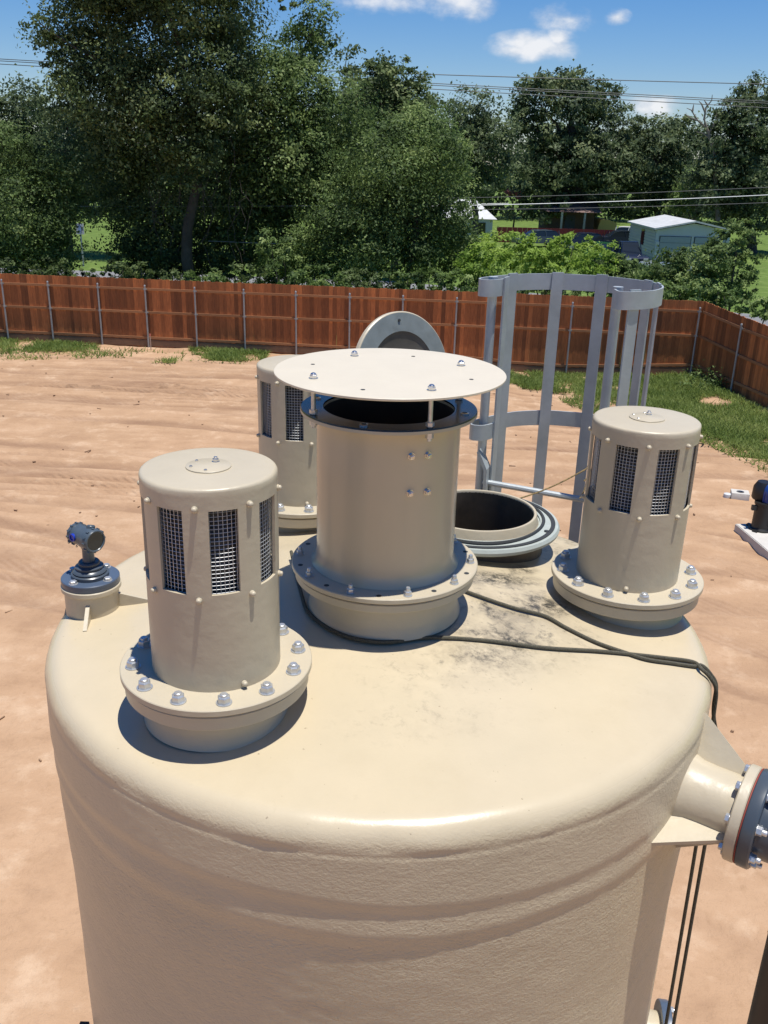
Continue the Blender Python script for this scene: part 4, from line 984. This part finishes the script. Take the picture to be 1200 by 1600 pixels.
def tree(name, label, cat, D, lobes, trunk, leaf, mt, per=1.0, r0=.35, group=None, depth=1.0, limbs=6, spread=.42, aspect=.5, kind=None):
    """trunk: (base px x, top px, top py) ; lobes in px"""
    lb = lobes_px(lobes, D, depth)
    base = PY(trunk[0], 400, trunk[3] if len(trunk) > 3 else D); base.z = gz(base.x, base.y)
    t = thing(name, label, cat, tuple(base), 0, group)
    C, Nn, K = crown_points(lb, per, leaf, spread); k = C[:, 2] > .15; C, Nn, K = C[k], Nn[k], K[k]
    S = leaf*rng.uniform(.6, 1.35, len(C)); LEAFCOUNT[0] += len(C)
    link('crown', leaves_mesh('crown', C-np.array(base), Nn, S, mt, aspect, K), t)
    mb = MB(); top = PY(trunk[1], trunk[2], base.y)-base
    limb(mb, (0, 0, -.1), top, r0, r0*.45, base.x); 
    tr = mb.build('trunk', 'bark', t, ang=70)
    for i in range(min(limbs, len(lb))):
        c = Vector(lb[i][0])-base; f = min(.95, max(.35, (c.z-1.5)/max(.5, top.z)*.75)); st = top*f
        mb = MB(); limb(mb, st, c+Vector((0, 0, .3)), r0*.38, r0*.08, i*3.3+base.x); mb.build('limb', 'bark', t, ang=70)
    return t
def shrub(name, label, cat, D, lobes, leaf, mt, per=1.0, group=None, spread=.28, stems=5, depth=1.0, aspect=.5):
    lb = lobes_px(lobes, D, depth); bx = sum(l[0][0] for l in lb)/len(lb); by = sum(l[0][1] for l in lb)/len(lb); base = Vector((bx, by, gz(bx, by)))
    t = thing(name, label, cat, tuple(base), 0, group)
    C, Nn, K = crown_points(lb, per, leaf, spread); k = C[:, 2] > .05; C, Nn, K = C[k], Nn[k], K[k]
    S = leaf*rng.uniform(.6, 1.35, len(C)); LEAFCOUNT[0] += len(C)
    link('foliage', leaves_mesh('foliage', C-np.array(base), Nn, S, mt, aspect, K), t)
    for i in range(min(stems, len(lb))):
        c = Vector(lb[i][0])-base; mb = MB(); limb(mb, (c.x*.4, c.y*.4, -.1), c+Vector((0, 0, lb[i][1][2]*.5)), .05, .012, i*2.1+bx); mb.build('stem', 'bark', t, ang=70)
    return t
def build_plants():
    ND = 5.0
    # the giant at the left
    tree('oak_tree', 'giant dark broad oak towering at the left, its top cut off by the frame', 'tree', 44,
         [(255, 30, 150, 95), (140, 45, 70, 70, .8), (62, 48, 26, 24, .4), (95, 62, 30, 28, .5), (78, 92, 18, 16, .3), (120, 110, 34, 30, .6), (235, -75, 150, 90), (170, 140, 85, 62), (285, 140, 105, 75), (362, 112, 42, 42, .55), (190, -60, 120, 80), (395, -8, 60, 20, .35), (455, 2, 24, 16, .3), (345, 40, 40, 50, .45),
          (250, 215, 90, 60, .9), (370, 190, 70, 70, .9, 2), (360, 290, 80, 75, .8, 2.5), (225, 300, 75, 70, .8, 2.5), (290, 370, 90, 55, .6, 3), (160, 230, 50, 55, .9), (265, 210, 46, 34, .5, -2.2), (320, 250, 40, 40, .45, -2.2), (345, 165, 50, 34, .5, -2.4), (210, 180, 40, 40, .5, -2.4), (275, 300, 34, 30, .3, -2.2), (200, 320, 34, 44, .8, 2), (255, 380, 70, 50, .8, 2)],
         (298, 300, 150, 43.5), .175, 'leaf_dark', ND, .30, limbs=9)
    tree('oak_tree', 'mid green tree directly right of the giant oak trunk', 'tree', 47,
         [(450, 160, 70, 75), (430, 250, 80, 80), (495, 40, 26, 55, .8), (470, 85, 38, 40), (520, 190, 60, 65), (425, 120, 50, 50), (470, 320, 75, 70), (400, 360, 60, 60), (520, 270, 60, 60)], (450, 452, 150), .175, 'leaf_mid', ND, .3)
    tree('leafy_tree', 'bright topped bushy tree at the far left edge in front of the woods', 'tree', 43,
         [(15, 275, 60, 55), (0, 225, 50, 30), (55, 330, 60, 60), (10, 370, 60, 60), (94, 310, 26, 46, .8), (75, 265, 40, 34), (60, 395, 60, 38), (88, 392, 26, 34, .6)], (20, 25, 300), .145, 'leaf_mid', ND, .18, limbs=5)
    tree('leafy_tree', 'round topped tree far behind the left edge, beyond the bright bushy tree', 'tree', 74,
         [(38, 175, 36, 42), (30, 225, 55, 45), (-30, 190, 50, 50), (62, 215, 40, 40)], (35, 36, 200), .30, 'leaf_far_haze', ND, .3, limbs=3)
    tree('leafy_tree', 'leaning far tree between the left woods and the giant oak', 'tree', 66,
         [(108, 165, 38, 48), (125, 220, 55, 50), (90, 255, 45, 40), (150, 255, 50, 48), (200, 290, 50, 34, .6), (150, 315, 46, 26, .8)], (110, 112, 190), .27, 'leaf_far_haze', ND, .28, limbs=3)
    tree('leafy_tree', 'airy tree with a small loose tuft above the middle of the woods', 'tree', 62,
         [(542, 92, 24, 26, .55), (535, 125, 14, 16, .4), (560, 150, 30, 25, .6), (590, 165, 60, 40), (545, 200, 60, 50), (530, 270, 70, 60)], (545, 540, 140), .25, 'leaf_far_haze', ND, .22)
    tree('leafy_tree', 'dark feathery tree peaking just left of the open sky', 'tree', 58,
         [(610, 115, 40, 30, .8), (640, 140, 26, 30, .8), (585, 130, 34, 30, .7), (615, 165, 55, 40), (655, 190, 36, 36, .9), (620, 210, 60, 50), (660, 240, 50, 50)], (615, 618, 150), .24, 'leaf_dark', ND, .25)
    tree('vine_covered_tree', 'broad vine covered tree in the centre, right behind the fence', 'tree', 43,
         [(610, 270, 80, 65), (650, 215, 60, 42), (690, 250, 44, 44), (560, 340, 75, 60), (640, 340, 85, 65), (712, 345, 34, 40, .6), (700, 385, 50, 45, .9), (600, 400, 80, 45), (520, 390, 60, 50, .8), (470, 405, 50, 36, .7)], (630, 640, 240), .155, 'leaf_mid', ND, .2, limbs=6)
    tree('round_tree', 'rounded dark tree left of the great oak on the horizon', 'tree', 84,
         [(735, 190, 46, 44), (715, 225, 40, 40), (765, 235, 36, 50), (735, 270, 55, 45)], (738, 738, 200), .32, 'leaf_far_haze', ND, .3, limbs=3)
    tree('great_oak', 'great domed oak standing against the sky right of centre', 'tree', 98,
         [(875, 135, 50, 28), (915, 150, 45, 35), (840, 165, 42, 34), (945, 185, 36, 36), (825, 200, 36, 36, .8), (885, 195, 70, 50), (900, 255, 85, 45), (850, 275, 60, 45), (950, 270, 50, 55), (805, 175, 16, 22, .6), (870, 318, 75, 24, .7)], (893, 893, 190), .38, 'leaf_far_haze', ND, .55, limbs=8)
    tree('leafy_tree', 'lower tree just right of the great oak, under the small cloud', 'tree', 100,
         [(1010, 205, 30, 22), (1045, 210, 40, 28), (1020, 250, 60, 45), (1075, 235, 36, 36), (1000, 300, 50, 45), (1060, 295, 55, 50), (985, 215, 26, 30)], (1030, 1030, 230), .38, 'leaf_far_haze', ND, .4, limbs=4)
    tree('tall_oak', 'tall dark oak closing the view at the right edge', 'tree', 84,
         [(1190, 150, 36, 24), (1150, 175, 34, 30), (1175, 200, 55, 40), (1135, 215, 30, 36), (1230, 170, 50, 50), (1155, 260, 60, 50), (1210, 270, 60, 60), (1120, 290, 44, 46), (1180, 320, 60, 40), (1130, 335, 40, 20, .6)], (1175, 1175, 200), .34, 'leaf_far_haze', ND, .45, limbs=6)
    tree('pale_tree', 'small pale leaved tree in front of the dark woods behind the shed', 'tree', 92,
         [(1080, 290, 24, 28), (1066, 318, 22, 20), (1098, 312, 20, 24)], (1082, 1082, 300), .3, 'leaf_mid', ND, .15, limbs=3)
    # far woodland mass closing the horizon
    lb = []
    for x in range(-700, 2000, 62): lb += [(x+rng.uniform(-15, 15), 255+rng.uniform(-26, 16), 50, 48, 1, rng.uniform(-5, 5)), (x+20, 305, 50, 38, .8, rng.uniform(-5, 5))]
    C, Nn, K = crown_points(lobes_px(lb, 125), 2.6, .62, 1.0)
    kk = C[:, 2] > .3; o = link('far_woods', leaves_mesh('far_woods', C[kk], Nn[kk], .62*rng.uniform(.6, 1.3, kk.sum()), 'leaf_far_haze', .6, K[kk])); tag(o, 'dark mass of far woods behind the houses', 'woods', None, 'stuff')
    LEAFCOUNT[0] += kk.sum()
    # dead tree
    b = PY(1118, 300, 83); b.z = 0; t = thing('dead_tree', 'bare grey dead tree with forked twigs beside the tall right oak', 'tree', tuple(b))
    def br(pts, r0, nm):
        mb = MB(); P = [PY(x, y, 83)-b for x, y in pts]; mb.tube(P, [r0*(1-.75*i/(len(P)-1)) for i in range(len(P))], 6); mb.build(nm, 'deadwood', t, ang=70)
    P0 = (1122, 345); br([P0, (1116, 235), (1104, 200), (1100, 185)], .22, 'trunk')
    for k, pts in enumerate(([(1104, 200), (1090, 188), (1080, 172), (1073, 169)], [(1100, 188), (1103, 168), (1112, 157), (1113, 148)], [(1090, 188), (1078, 184), (1070, 178)], [(1102, 176), (1096, 162), (1092, 158)], [(1108, 208), (1118, 190), (1120, 172)], [(1112, 218), (1098, 208), (1088, 206)], [(1106, 165), (1100, 156)], [(1082, 174), (1084, 163)])): br(pts, .09, 'branch')
    # shrubs over the fence
    sh = 'shrubs growing over the fence'
    G = [('kudzu_mound', 'bright green leafy mound right of the vine covered tree', 41, [(760, 412, 34, 34), (790, 385, 34, 26), (735, 425, 26, 24, .8)], 'leaf_bright'),
         ('kudzu_mound', 'widest bright green mound, below the parked cars', 42, [(850, 388, 42, 22), (895, 392, 40, 24), (830, 415, 40, 28), (880, 425, 60, 24), (930, 405, 34, 24)], 'leaf_bright'),
         ('kudzu_mound', 'bright green mound left of the shed, behind the cage top', 43, [(965, 425, 34, 24), (1000, 420, 34, 20), (985, 445, 44, 22)], 'leaf_mid'),
         ('thicket', 'tangled green thicket in front of the shed doors', 41, [(1040, 420, 40, 26), (1075, 415, 40, 34), (1050, 450, 50, 24), (1100, 455, 40, 28), (1020, 445, 26, 26)], 'leaf_mid'),
         ('ivy_clump', 'low ivy clump spilling over the shaded right fence', 35, [(1160, 475, 30, 14), (1195, 485, 34, 18), (1130, 470, 24, 14), (1230, 500, 40, 26)], 'leaf_mid'),
         ('understory_shrub', 'dark understory shrub at the foot of the leaning far tree', 47, [(196, 412, 28, 20, .7), (228, 395, 32, 40, .8), (150, 432, 30, 10, .5)], 'leaf_dark'),
         ('understory_shrub', 'dark understory shrub left of the giant oak trunk', 46, [(250, 395, 40, 40, .7), (240, 425, 44, 18, .6)], 'leaf_dark'),
         ('understory_shrub', 'dark understory shrub right of the giant oak trunk', 46, [(345, 395, 44, 40, .7), (375, 420, 44, 24, .7), (325, 430, 30, 14, .6)], 'leaf_dark'),
         ('understory_shrub', 'grey green thin shrub left of the vine covered tree', 42, [(440, 410, 34, 32, .6), (425, 385, 24, 26, .5), (470, 425, 34, 20, .7)], 'leaf_mid')]
    for k, (x, D, mt, ry, dens) in enumerate(((20, 40, 'leaf_dark', 16, .8), (75, 40, 'leaf_dark', 20, .8), (128, 41, 'leaf_mid', 11, .6), (205, 40, 'leaf_dark', 22, .8), (268, 40, 'leaf_dark', 17, .8), (330, 40, 'leaf_mid', 18, .7), (392, 40, 'leaf_dark', 20, .9), (446, 39, 'leaf_mid', 20, .9), (505, 39, 'leaf_mid', 22, 1), (562, 39, 'leaf_dark', 20, 1), (622, 39, 'leaf_mid', 20, 1), (684, 39, 'leaf_mid', 22, 1), (742, 39, 'leaf_mid', 22, 1), (806, 38.5, 'leaf_mid', 24, 1), (868, 38.5, 'leaf_dark', 22, 1), (930, 38.5, 'leaf_mid', 22, 1), (990, 38, 'leaf_dark', 22, 1), (1050, 38, 'leaf_mid', 22, 1), (1105, 37.5, 'leaf_mid', 20, 1))):
        yb = 430+x*.037-ry*.55
        where = ['at the far left end', 'left of the lawn gap', 'low in the lawn gap', 'right of the lawn gap', 'left of the big oak trunk', 'right of the big oak trunk', 'below the hanging vines', 'straight above the left half of the rear hood', 'above the left rim of the flat disc', 'left of the open lid', 'above the open lid', 'right of the open lid', 'left of the cage top', 'behind the left side of the cage', 'behind the middle of the cage', 'just right of the cage middle', 'behind the rightmost bars of the cage', 'before the shed doors', 'at the fence corner'][k]
        G.append(('fence_shrub', 'low scrubby bush peeking over the fence '+where, D, [(x-14, yb, 24, ry, dens), (x+16, yb+3, 24, ry*.9, dens)], mt))
    for nm, lab, D, l, mt in G: shrub(nm, lab, 'shrub', D, l, .15, mt, 4.6, sh)
    tree('sapling', 'light green upright sapling at the right end of the shed', 'tree', 40, [(1155, 362, 26, 22), (1135, 395, 34, 34), (1165, 400, 22, 30), (1115, 425, 36, 36), (1150, 440, 32, 34), (1140, 350, 14, 14, .7), (1172, 350, 12, 12, .6)], (1150, 1150, 380), .15, 'leaf_mid', 4.5, .06, limbs=5, spread=.24)
    tree('crape_myrtle', 'small pinkish blossoming tree by the white roofed house', 'tree', 97, [(800, 298, 10, 9, .8), (808, 305, 9, 7, .7)], (800, 800, 310), .3, 'leaf_red', 4, .1, limbs=2)
    # hanging dead vines on the giant oak
    mb = MB()
    for k in range(22):
        x = rng.uniform(235, 400); y = rng.uniform(150, 330); ln = rng.uniform(40, 130); D = 42.5+rng.uniform(-.6, .6); p = []
        for i in range(7): p.append(PY(x+rng.normal()*3+6*math.sin(i+k), y+ln*i/6, D))
        mb.tube(p, .013, 4)
    o = mb.build('hanging_vines', 'bark', ang=70); tag(o, 'bare hanging vines draped around the giant oak trunk', 'vines', None, 'stuff')
build_plants()
# ---------------------------------------------------------------- grass
def build_grass():
    def inpoly(x, y, P):
        r = False; j = len(P)-1
        for i in range(len(P)):
            if (P[i][1] > y) != (P[j][1] > y) and x < (P[j][0]-P[i][0])*(y-P[i][1])/(P[j][1]-P[i][1])+P[i][0]: r = not r
            j = i
        return r
    polys = [('grass_strip', [(-60, 530), (60, 530), (150, 541), (155, 548), (90, 550), (0, 555), (-60, 556)], 5200, 'strip of grass along the left end of the fence'),
             ('grass_strip', [(295, 546), (420, 546), (415, 563), (340, 566), (300, 556)], 3600, 'strip of grass between the fence and the half hidden hood'),
             ('grass_patch', [(770, 576), (880, 586), (1000, 588), (1080, 586), (1120, 606), (1200, 648), (1320, 712), (1320, 800), (1200, 728), (1130, 690), (1085, 672), (1000, 650), (940, 622), (880, 615), (800, 606)], 42000, 'wide patch of grass in the right corner of the yard'),
             ('grass_tuft', [(240, 560), (275, 560), (275, 568), (240, 568)], 160, 'single sparse grass tuft on the sand before the fence'),
             ('grass_fringe', [(770, 590), (880, 600), (960, 640), (1090, 690), (1200, 745), (1320, 830), (1320, 790), (1200, 712), (1100, 655), (1000, 620), (900, 590)], 3500, 'thin straggling grass at the sandy edge of the right grass patch'),
             ('grass_fringe', [(-60, 545), (200, 548), (420, 560), (420, 572), (200, 560), (-60, 566)], 1100, 'thin straggling grass scattered along the left half of the fence'),
             ('grass_tuft', [(860, 610), (930, 620), (990, 650), (930, 650), (880, 630)], 900, 'sparse grass straggling into the sand behind the cage')]
    for nm, P, n, lab in polys:
        W = [ground_at(*p) for p in P]; W = [(p.x, p.y) for p in W]
        x0, x1 = min(p[0] for p in W), max(p[0] for p in W); y0, y1 = min(p[1] for p in W), max(p[1] for p in W)
        pts = []
        tries = 0
        while len(pts) < n and tries < n*12:
            tries += 1
            x = rng.uniform(x0, x1); y = rng.uniform(y0, y1)
            if not inpoly(x, y, W): continue
            if y > fence_y(x)-.13 or x > CORNER.x+.173*(CORNER.y-y)-.12: continue
            v = fbm(x*.9, y*.9, 4, 4)+.35*fbm(x*.3, y*.3, 9, 2)
            if v < (-.34 if nm == 'grass_patch' else -.12)+rng.uniform(-.3, .5): continue
            pts.append((x, y, gz(x, y)+.01))
        C = np.array(pts); m_ = len(C); h = rng.uniform(.05, .19, m_); a = rng.uniform(0, 6.3, m_); w_ = rng.uniform(.012, .028, m_)
        dx = np.stack([np.cos(a), np.sin(a), 0*a], 1)*w_[:, None]; lean = rng.normal(size=(m_, 3))*.11; lean[:, 2] = 0
        V = np.stack([C-dx, C+dx, C+dx*.2+lean+np.stack([0*h, 0*h, h], 1), C-dx*.2+lean+np.stack([0*h, 0*h, h], 1)], 1).reshape(-1, 3)
        me = bpy.data.meshes.new(nm); me.vertices.add(4*m_); me.vertices.foreach_set('co', V.astype(np.float32).ravel()); me.loops.add(4*m_); me.loops.foreach_set('vertex_index', np.arange(4*m_, dtype=np.int32)); me.polygons.add(m_); me.polygons.foreach_set('loop_start', np.arange(0, 4*m_, 4, dtype=np.int32)); me.materials.append(M['blade']); me.update(calc_edges=True)
        tag(link(nm, me), lab, 'grass', None, 'stuff')
    # taller weeds at the corner
    mbp = [(1075, 590), (1085, 596), (1100, 610), (1112, 620), (1065, 588)]
    for k, (px, py) in enumerate(mbp[:1]):
        g = []
        for _ in range(14):
            p = ground_at(rng.uniform(1062, 1125), 0+rng.uniform(588, 612)); 
            if p.y < fence_y(p.x)-.2: g.append(p)
        C = []; 
        for p in g:
            for _ in range(46): C.append((p.x+rng.normal()*.16, p.y+rng.normal()*.16, gz(p.x, p.y)+abs(rng.normal())*.26))
        C = np.array(C); Nn = rng.normal(size=C.shape)+np.array([0, -.2, .6]); Nn /= np.linalg.norm(Nn, axis=1, keepdims=True)
        tag(link('weeds', leaves_mesh('weeds', C, Nn, .11*rng.uniform(.6, 1.3, len(C)), 'leaf_mid')), 'leafy weeds in the shaded corner of the two fences', 'weeds', None, 'stuff')
build_grass()
# ---------------------------------------------------------------- buildings, cars, wires beyond the fence
def build_far():
    # shed
    a = PY(1021, 400, 74); c = PY(985, 396, 81); b = PY(1128, 395, 71.5)
    a.z = b.z = c.z = 0; uy = (c-a).normalized(); ux = Vector((uy.y, -uy.x, 0)); wd = 5.75; dp = 8.0
    an = math.atan2(ux.y, ux.x)
    t = thing('metal_shed', 'pale blue metal shed with a white roof and two closed doors', 'shed', tuple(a), an)
    he = PY(1021, 359, 74).z; hr = PY(1075, 347, 74).z; 
    mb = MB()
    mb.prism([(0, 0), (wd, 0), (wd, he), (wd/2, hr-.1), (0, he)], 0, dp, lambda u, v, d: (u, d, v)); mb.build('wall', 'shedwall', t, smooth=False)
    k = int(he/.22)
    for i in range(k):
        mb = MB(); mb.box((-.02, dp/2, .15+i*.22), (.05, dp-.05, .15)); mb.build('siding_board', 'shedwall', t, smooth=False)
    for s in (0, 1):
        mb = MB(); x0, x1 = ((-.25, wd/2), (wd/2, wd+.25))[s]; z0, z1 = ((he+.02, hr), (hr, he+.02))[s]
        mb.add([(x0, -.3, z0), (x1, -.3, z1), (x1, dp+.3, z1), (x0, dp+.3, z0), (x0, -.3, z0+.12), (x1, -.3, z1+.12), (x1, dp+.3, z1+.12), (x0, dp+.3, z0+.12)], [(0,3,2,1), (4,5,6,7), (0,1,5,4), (1,2,6,5), (2,3,7,6), (3,0,4,7)]); mb.build('roof_panel', 'white', t, smooth=False)
    for x0, x1 in ((wd*.06, wd*.47), (wd*.53, wd*.94)):
        mb = MB(); mb.box(((x0+x1)/2, -.02, he*.40), (x1-x0+.12, .05, he*.80+.06)); fr = mb.build('door_frame', 'shedtrim', t, smooth=False)
        for r_ in range(4):
            mb = MB(); mb.box(((x0+x1)/2, -.05, he*.1+r_*he*.2), (x1-x0, .06, he*.19)); mb.build('door_panel', 'sheddoor', fr, smooth=False)
    for z in (.55, .95, 1.35):
        mb = MB(); mb.box((wd*.03, -.03, z), (.28, .06, .25)); mb.build('vent', 'white', t, smooth=False)
    mb = MB(); mb.box((wd*.5, -.03, 1.0), (.22, .06, .7)); mb.build('vent', 'white', t, smooth=False)
    mb = MB(); mb.box((-.05, dp*.45, 1.55), (.06, .9, 1.2)); w_ = mb.build('window', 'glassdark', t, smooth=False)
    # white roofed house
    p = PY(700, 345, 92); q = PY(777, 343, 92); zt = PY(745, 314, 92).z; ze = q.z
    wl = (q.x-p.x)
    t = thing('white_roofed_house', 'small house with a bright white metal roof behind the vine covered tree', 'house', (p.x, 92, 0))
    mb = MB(); mb.box((wl/2-.1, 3, ze/2), (wl-.6, 5.6, ze)); mb.build('wall', 'shedwall', t, smooth=False)
    mb = MB(); mb.add([(-.6, 0, ze), (wl, 0, ze), (wl-1.9, 3.2, zt), (1, 3.2, zt), (wl, 6.4, ze), (-.6, 6.4, ze)], [(0, 1, 2, 3), (1, 4, 2), (3, 2, 4, 5), (0, 3, 5), (0, 5, 4, 1)]); mb.build('roof', 'white', t, smooth=False)
    for x in (1.2, 3.2): mb = MB(); mb.box((x, .18, ze*.5), (.9, .06, 1.1)); mb.build('window', 'glassdark', t, smooth=False)
    # porch house under the oak
    p = PY(868, 365, 95); q = PY(966, 364, 95); z1 = PY(900, 331, 95).z; z2 = PY(900, 319, 95).z
    w2 = q.x-p.x; t = thing('porch_house', 'shaded house with a brown roof, porch posts and a yellow end wall', 'house', (p.x, 95, 0))
    mb = MB(); mb.box((1.6, 4, z1/2), (4.6, 6, z1)); mb.build('wall', 'tanwall', t, smooth=False)
    mb = MB(); hz_ = z1*.72; mb.prism([(4.1, 0), (w2, 0), (w2, hz_*.82), (w2-.9, hz_), (4.6, hz_)], 1.0, 6, lambda u, v, d: (u, d, v)); mb.build('yellow_wall', 'yellowwall', t, smooth=False)
    mb = MB(); mb.add([(-1.2, -1.0, z1), (4.2, -1.0, z1), (4.0, 3.5, z2+.6), (-.8, 3.5, z2+.6), (4.2, 8, z1), (-1.2, 8, z1)], [(0, 1, 2, 3), (1, 4, 2), (3, 2, 4, 5), (0, 3, 5), (0, 5, 4, 1)]); mb.build('roof', 'brownroof', t, smooth=False)
    for x in (.35, 2.6): mb = MB(); mb.box((x, -.7, z1/2), (.2, .2, z1)); mb.build('porch_post', 'car_silver', t, smooth=False)
    mb = MB(); mb.box((1.5, .98, 1.1), (1.0, .06, 2.1)); mb.build('door', 'shedtrim', t, smooth=False)
    # low red fence
    p = PY(776, 362, 88); q = PY(968, 364, 88); zt = PY(870, 357, 88).z; t = thing('red_fence', 'low dark red board wall in front of the shaded houses', 'fence', (p.x, 88, 0))
    n = 24; wx = (q.x-p.x)/n
    me = MB().box((0, 0, zt/2), (wx-.02, .05, zt)).mesh('plank', 'redfence', smooth=False)
    for k in range(n): link('plank', me, t, (wx*(k+.5), rng.uniform(-.01, .01), 0))
    # cars
    def car(px, py, D, rot, paint, label, ln=4.4, hh=1.42, pickup=False):
        p = PY(px, py, D); t = thing('parked_car' if not pickup else 'parked_pickup', label, 'car' if not pickup else 'pickup', (p.x, D, 0), R(rot), 'cars parked near the shed')
        h = ln/2; w_ = .88
        low = [(-h, .38), (-h, .72), (-h+.12, .86), (-h+1.0, .93), (h-.9 if not pickup else h-.1, .93), (h-.05, .82), (h, .62), (h-.03, .36)]
        mb = MB(); mb.prism(low, -w_, w_, lambda u, v, d: (u, d*(1 if v < .8 else .95), v)); mb.build('body', paint, t, ang=30)
        r0, r1 = (-h+1.0, h-.55) if not pickup else (-h+1.3, h-2.0)
        cb = [(r0, .92), (r0+.75, hh-.03), (r0+1.05, hh), (r1-.75, hh), (r1-.45, hh-.04), (r1, .92)]
        mb = MB(); mb.prism(cb, -w_*.84, w_*.84, lambda u, v, d: (u, d*(1 if v < 1.1 else .88), v)); cbn = mb.build('cabin', 'glassdark', t, ang=30)
        rf = [(r0+.72, hh-.035), (r0+1.05, hh+.012), (r1-.75, hh+.012), (r1-.42, hh-.045), (r1-.75, hh-.03), (r0+1.05, hh-.03)]
        mb = MB(); mb.prism(rf, -w_*.76, w_*.76, lambda u, v, d: (u, d, v)); mb.build('roof', paint, t, ang=30)
        for x in (r0+.38, (r0+r1)/2, r1-.22):
            for s in (-1, 1):
                mb = MB(); mb.tube([(x-(0.3 if x < 0 else -.1), s*w_*.845, .93), (x, s*w_*.755, hh-.02)], .035, 6); mb.build('pillar', paint, t)
        for x in (-h+.85, h-.85):
            for s in (-1, 1):
                mb = MB(); mb.lathe([(0, -.1), (.31, -.1), (.33, -.07), (.33, .07), (.31, .1), (.2, .1), (.18, .08), (0, .08)], 20, (x, s*(w_-.08), .33), axis=(0, s, 0)); wh = mb.build('wheel', 'tyre', t)
                mb = MB(); mb.lathe([(0, .09), (.19, .085), (.2, .11), (0, .115)], 14, (x, s*(w_-.08), .33), axis=(0, s, 0)); mb.build('rim', 'car_silver', wh)
        for s in (-1, 1): mb = MB(); mb.box((-h+.04, s*.62, .7), (.1, .34, .14)); mb.build('headlight', 'lamp', t, smooth=False)
    car(842, 372, 84, 20, 'car_slate', 'slate blue grey car partly behind the widest green mound', 4.6)
    car(912, 372, 82, 10, 'car_navy', 'navy car under the porch house, left of the green car')
    car(940, 384, 72, 60, 'car_green', 'dark green car parked left of the shed')
    car(968, 372, 86, 5, 'car_dark', 'dark car behind the green car, by the yellow wall')
    car(985, 376, 92, 165, 'car_white', 'white car behind the left side of the shed')
    car(978, 396, 70, 95, 'car_navy', 'navy pickup nosed towards us beside the shed', 5.2, 1.75, True)
    car(1058, 392, 64, 12, 'car_silver', 'pale silver car parked before the shed doors', 4.5)
    # sign
    p = PY(128, 386, 60); t = thing('road_sign', 'small pale blue road sign standing in the grass at the left', 'sign', (p.x, p.y, 0)); zt = PY(128, 349, 60).z; zb = PY(128, 366, 60).z
    mb = MB(); mb.box((0, 0, zt/2), (.08, .08, zt)); mb.build('post', 'galv', t, smooth=False)
    mb = MB(); mb.box((0, -.07, (zt+zb)/2), (.50, .04, zt-zb)); mb.build('panel', 'white', t, smooth=False)
    mb = MB(); mb.box((0, -.095, (zt+zb)/2), (.2, .02, (zt-zb)*.72)); mb.build('emblem', 'signblue', t, smooth=False)
    # mast at the far left
    p = PY(4, 250, 140); t = thing('radio_mast', 'thin grey mast at the extreme left edge of the sky', 'mast', (p.x, p.y, 0)); zt = PY(0, 84, 140).z
    mb = MB()
    for a_ in (0, 2.1, 4.2): mb.tube([(.35*math.cos(a_), .35*math.sin(a_), 0), (.2*math.cos(a_), .2*math.sin(a_), zt)], .04, 5)
    mb.build('lattice', 'cabledark', t)
    # overhead wires
    def wire(pa, pb, D, r, mt, label, sag=.4, ext=1.0):
        a, b = PY(*pa, D), PY(*pb, D); d = b-a; A = a-d*ext*.6; B = b+d*ext*.4; pts = []
        for k in range(41):
            t_ = k/40; p = A.lerp(B, t_); p.z += -sag*(1-(2*t_-1)**2)+sag*(1-(2*((.6*ext)/(1+ext))-1)**2)*.0; pts.append(p)
        mb = MB(); mb.tube(pts, r, 5); tag(mb.build('overhead_wire', mt), label, 'wire', 'overhead wires')
    wire((640, 113), (1200, 130), 68, .028, 'cabledark', 'topmost overhead wire crossing the sky alone', .1)
    wire((0, 90), (1200, 157), 70, .026, 'cabledark', 'upper overhead wire of the close three above the oaks', .1)
    wire((0, 93), (1200, 160), 70.4, .026, 'cabledark', 'middle overhead wire of the close three above the oaks', .1)
    wire((0, 98), (1200, 167), 70.8, .026, 'cabledark', 'lowest overhead wire of the close three above the oaks', .1)
    wire((145, 322), (770, 318), 45.2, .014, 'cable', 'bright low wire sagging across the trees above the fence', .05, .1)
    wire((770, 318), (1200, 303), 46, .019, 'cable', 'brightest low wire crossing the house and shed at the right', .1, .5)
    wire((770, 306), (1200, 291), 46, .014, 'cabledark', 'thin wire over the brightest low wire at the right', .1, .5)
    wire((770, 325), (1200, 315), 46, .014, 'cabledark', 'thin wire under the brightest low wire at the right', .1, .5)
    wire((340, 377), (580, 385), 44.6, .012, 'cable', 'lowest pale wire among the shrubs above the fence', .02, .1)
build_far()
print('LEAVES', LEAFCOUNT[0])
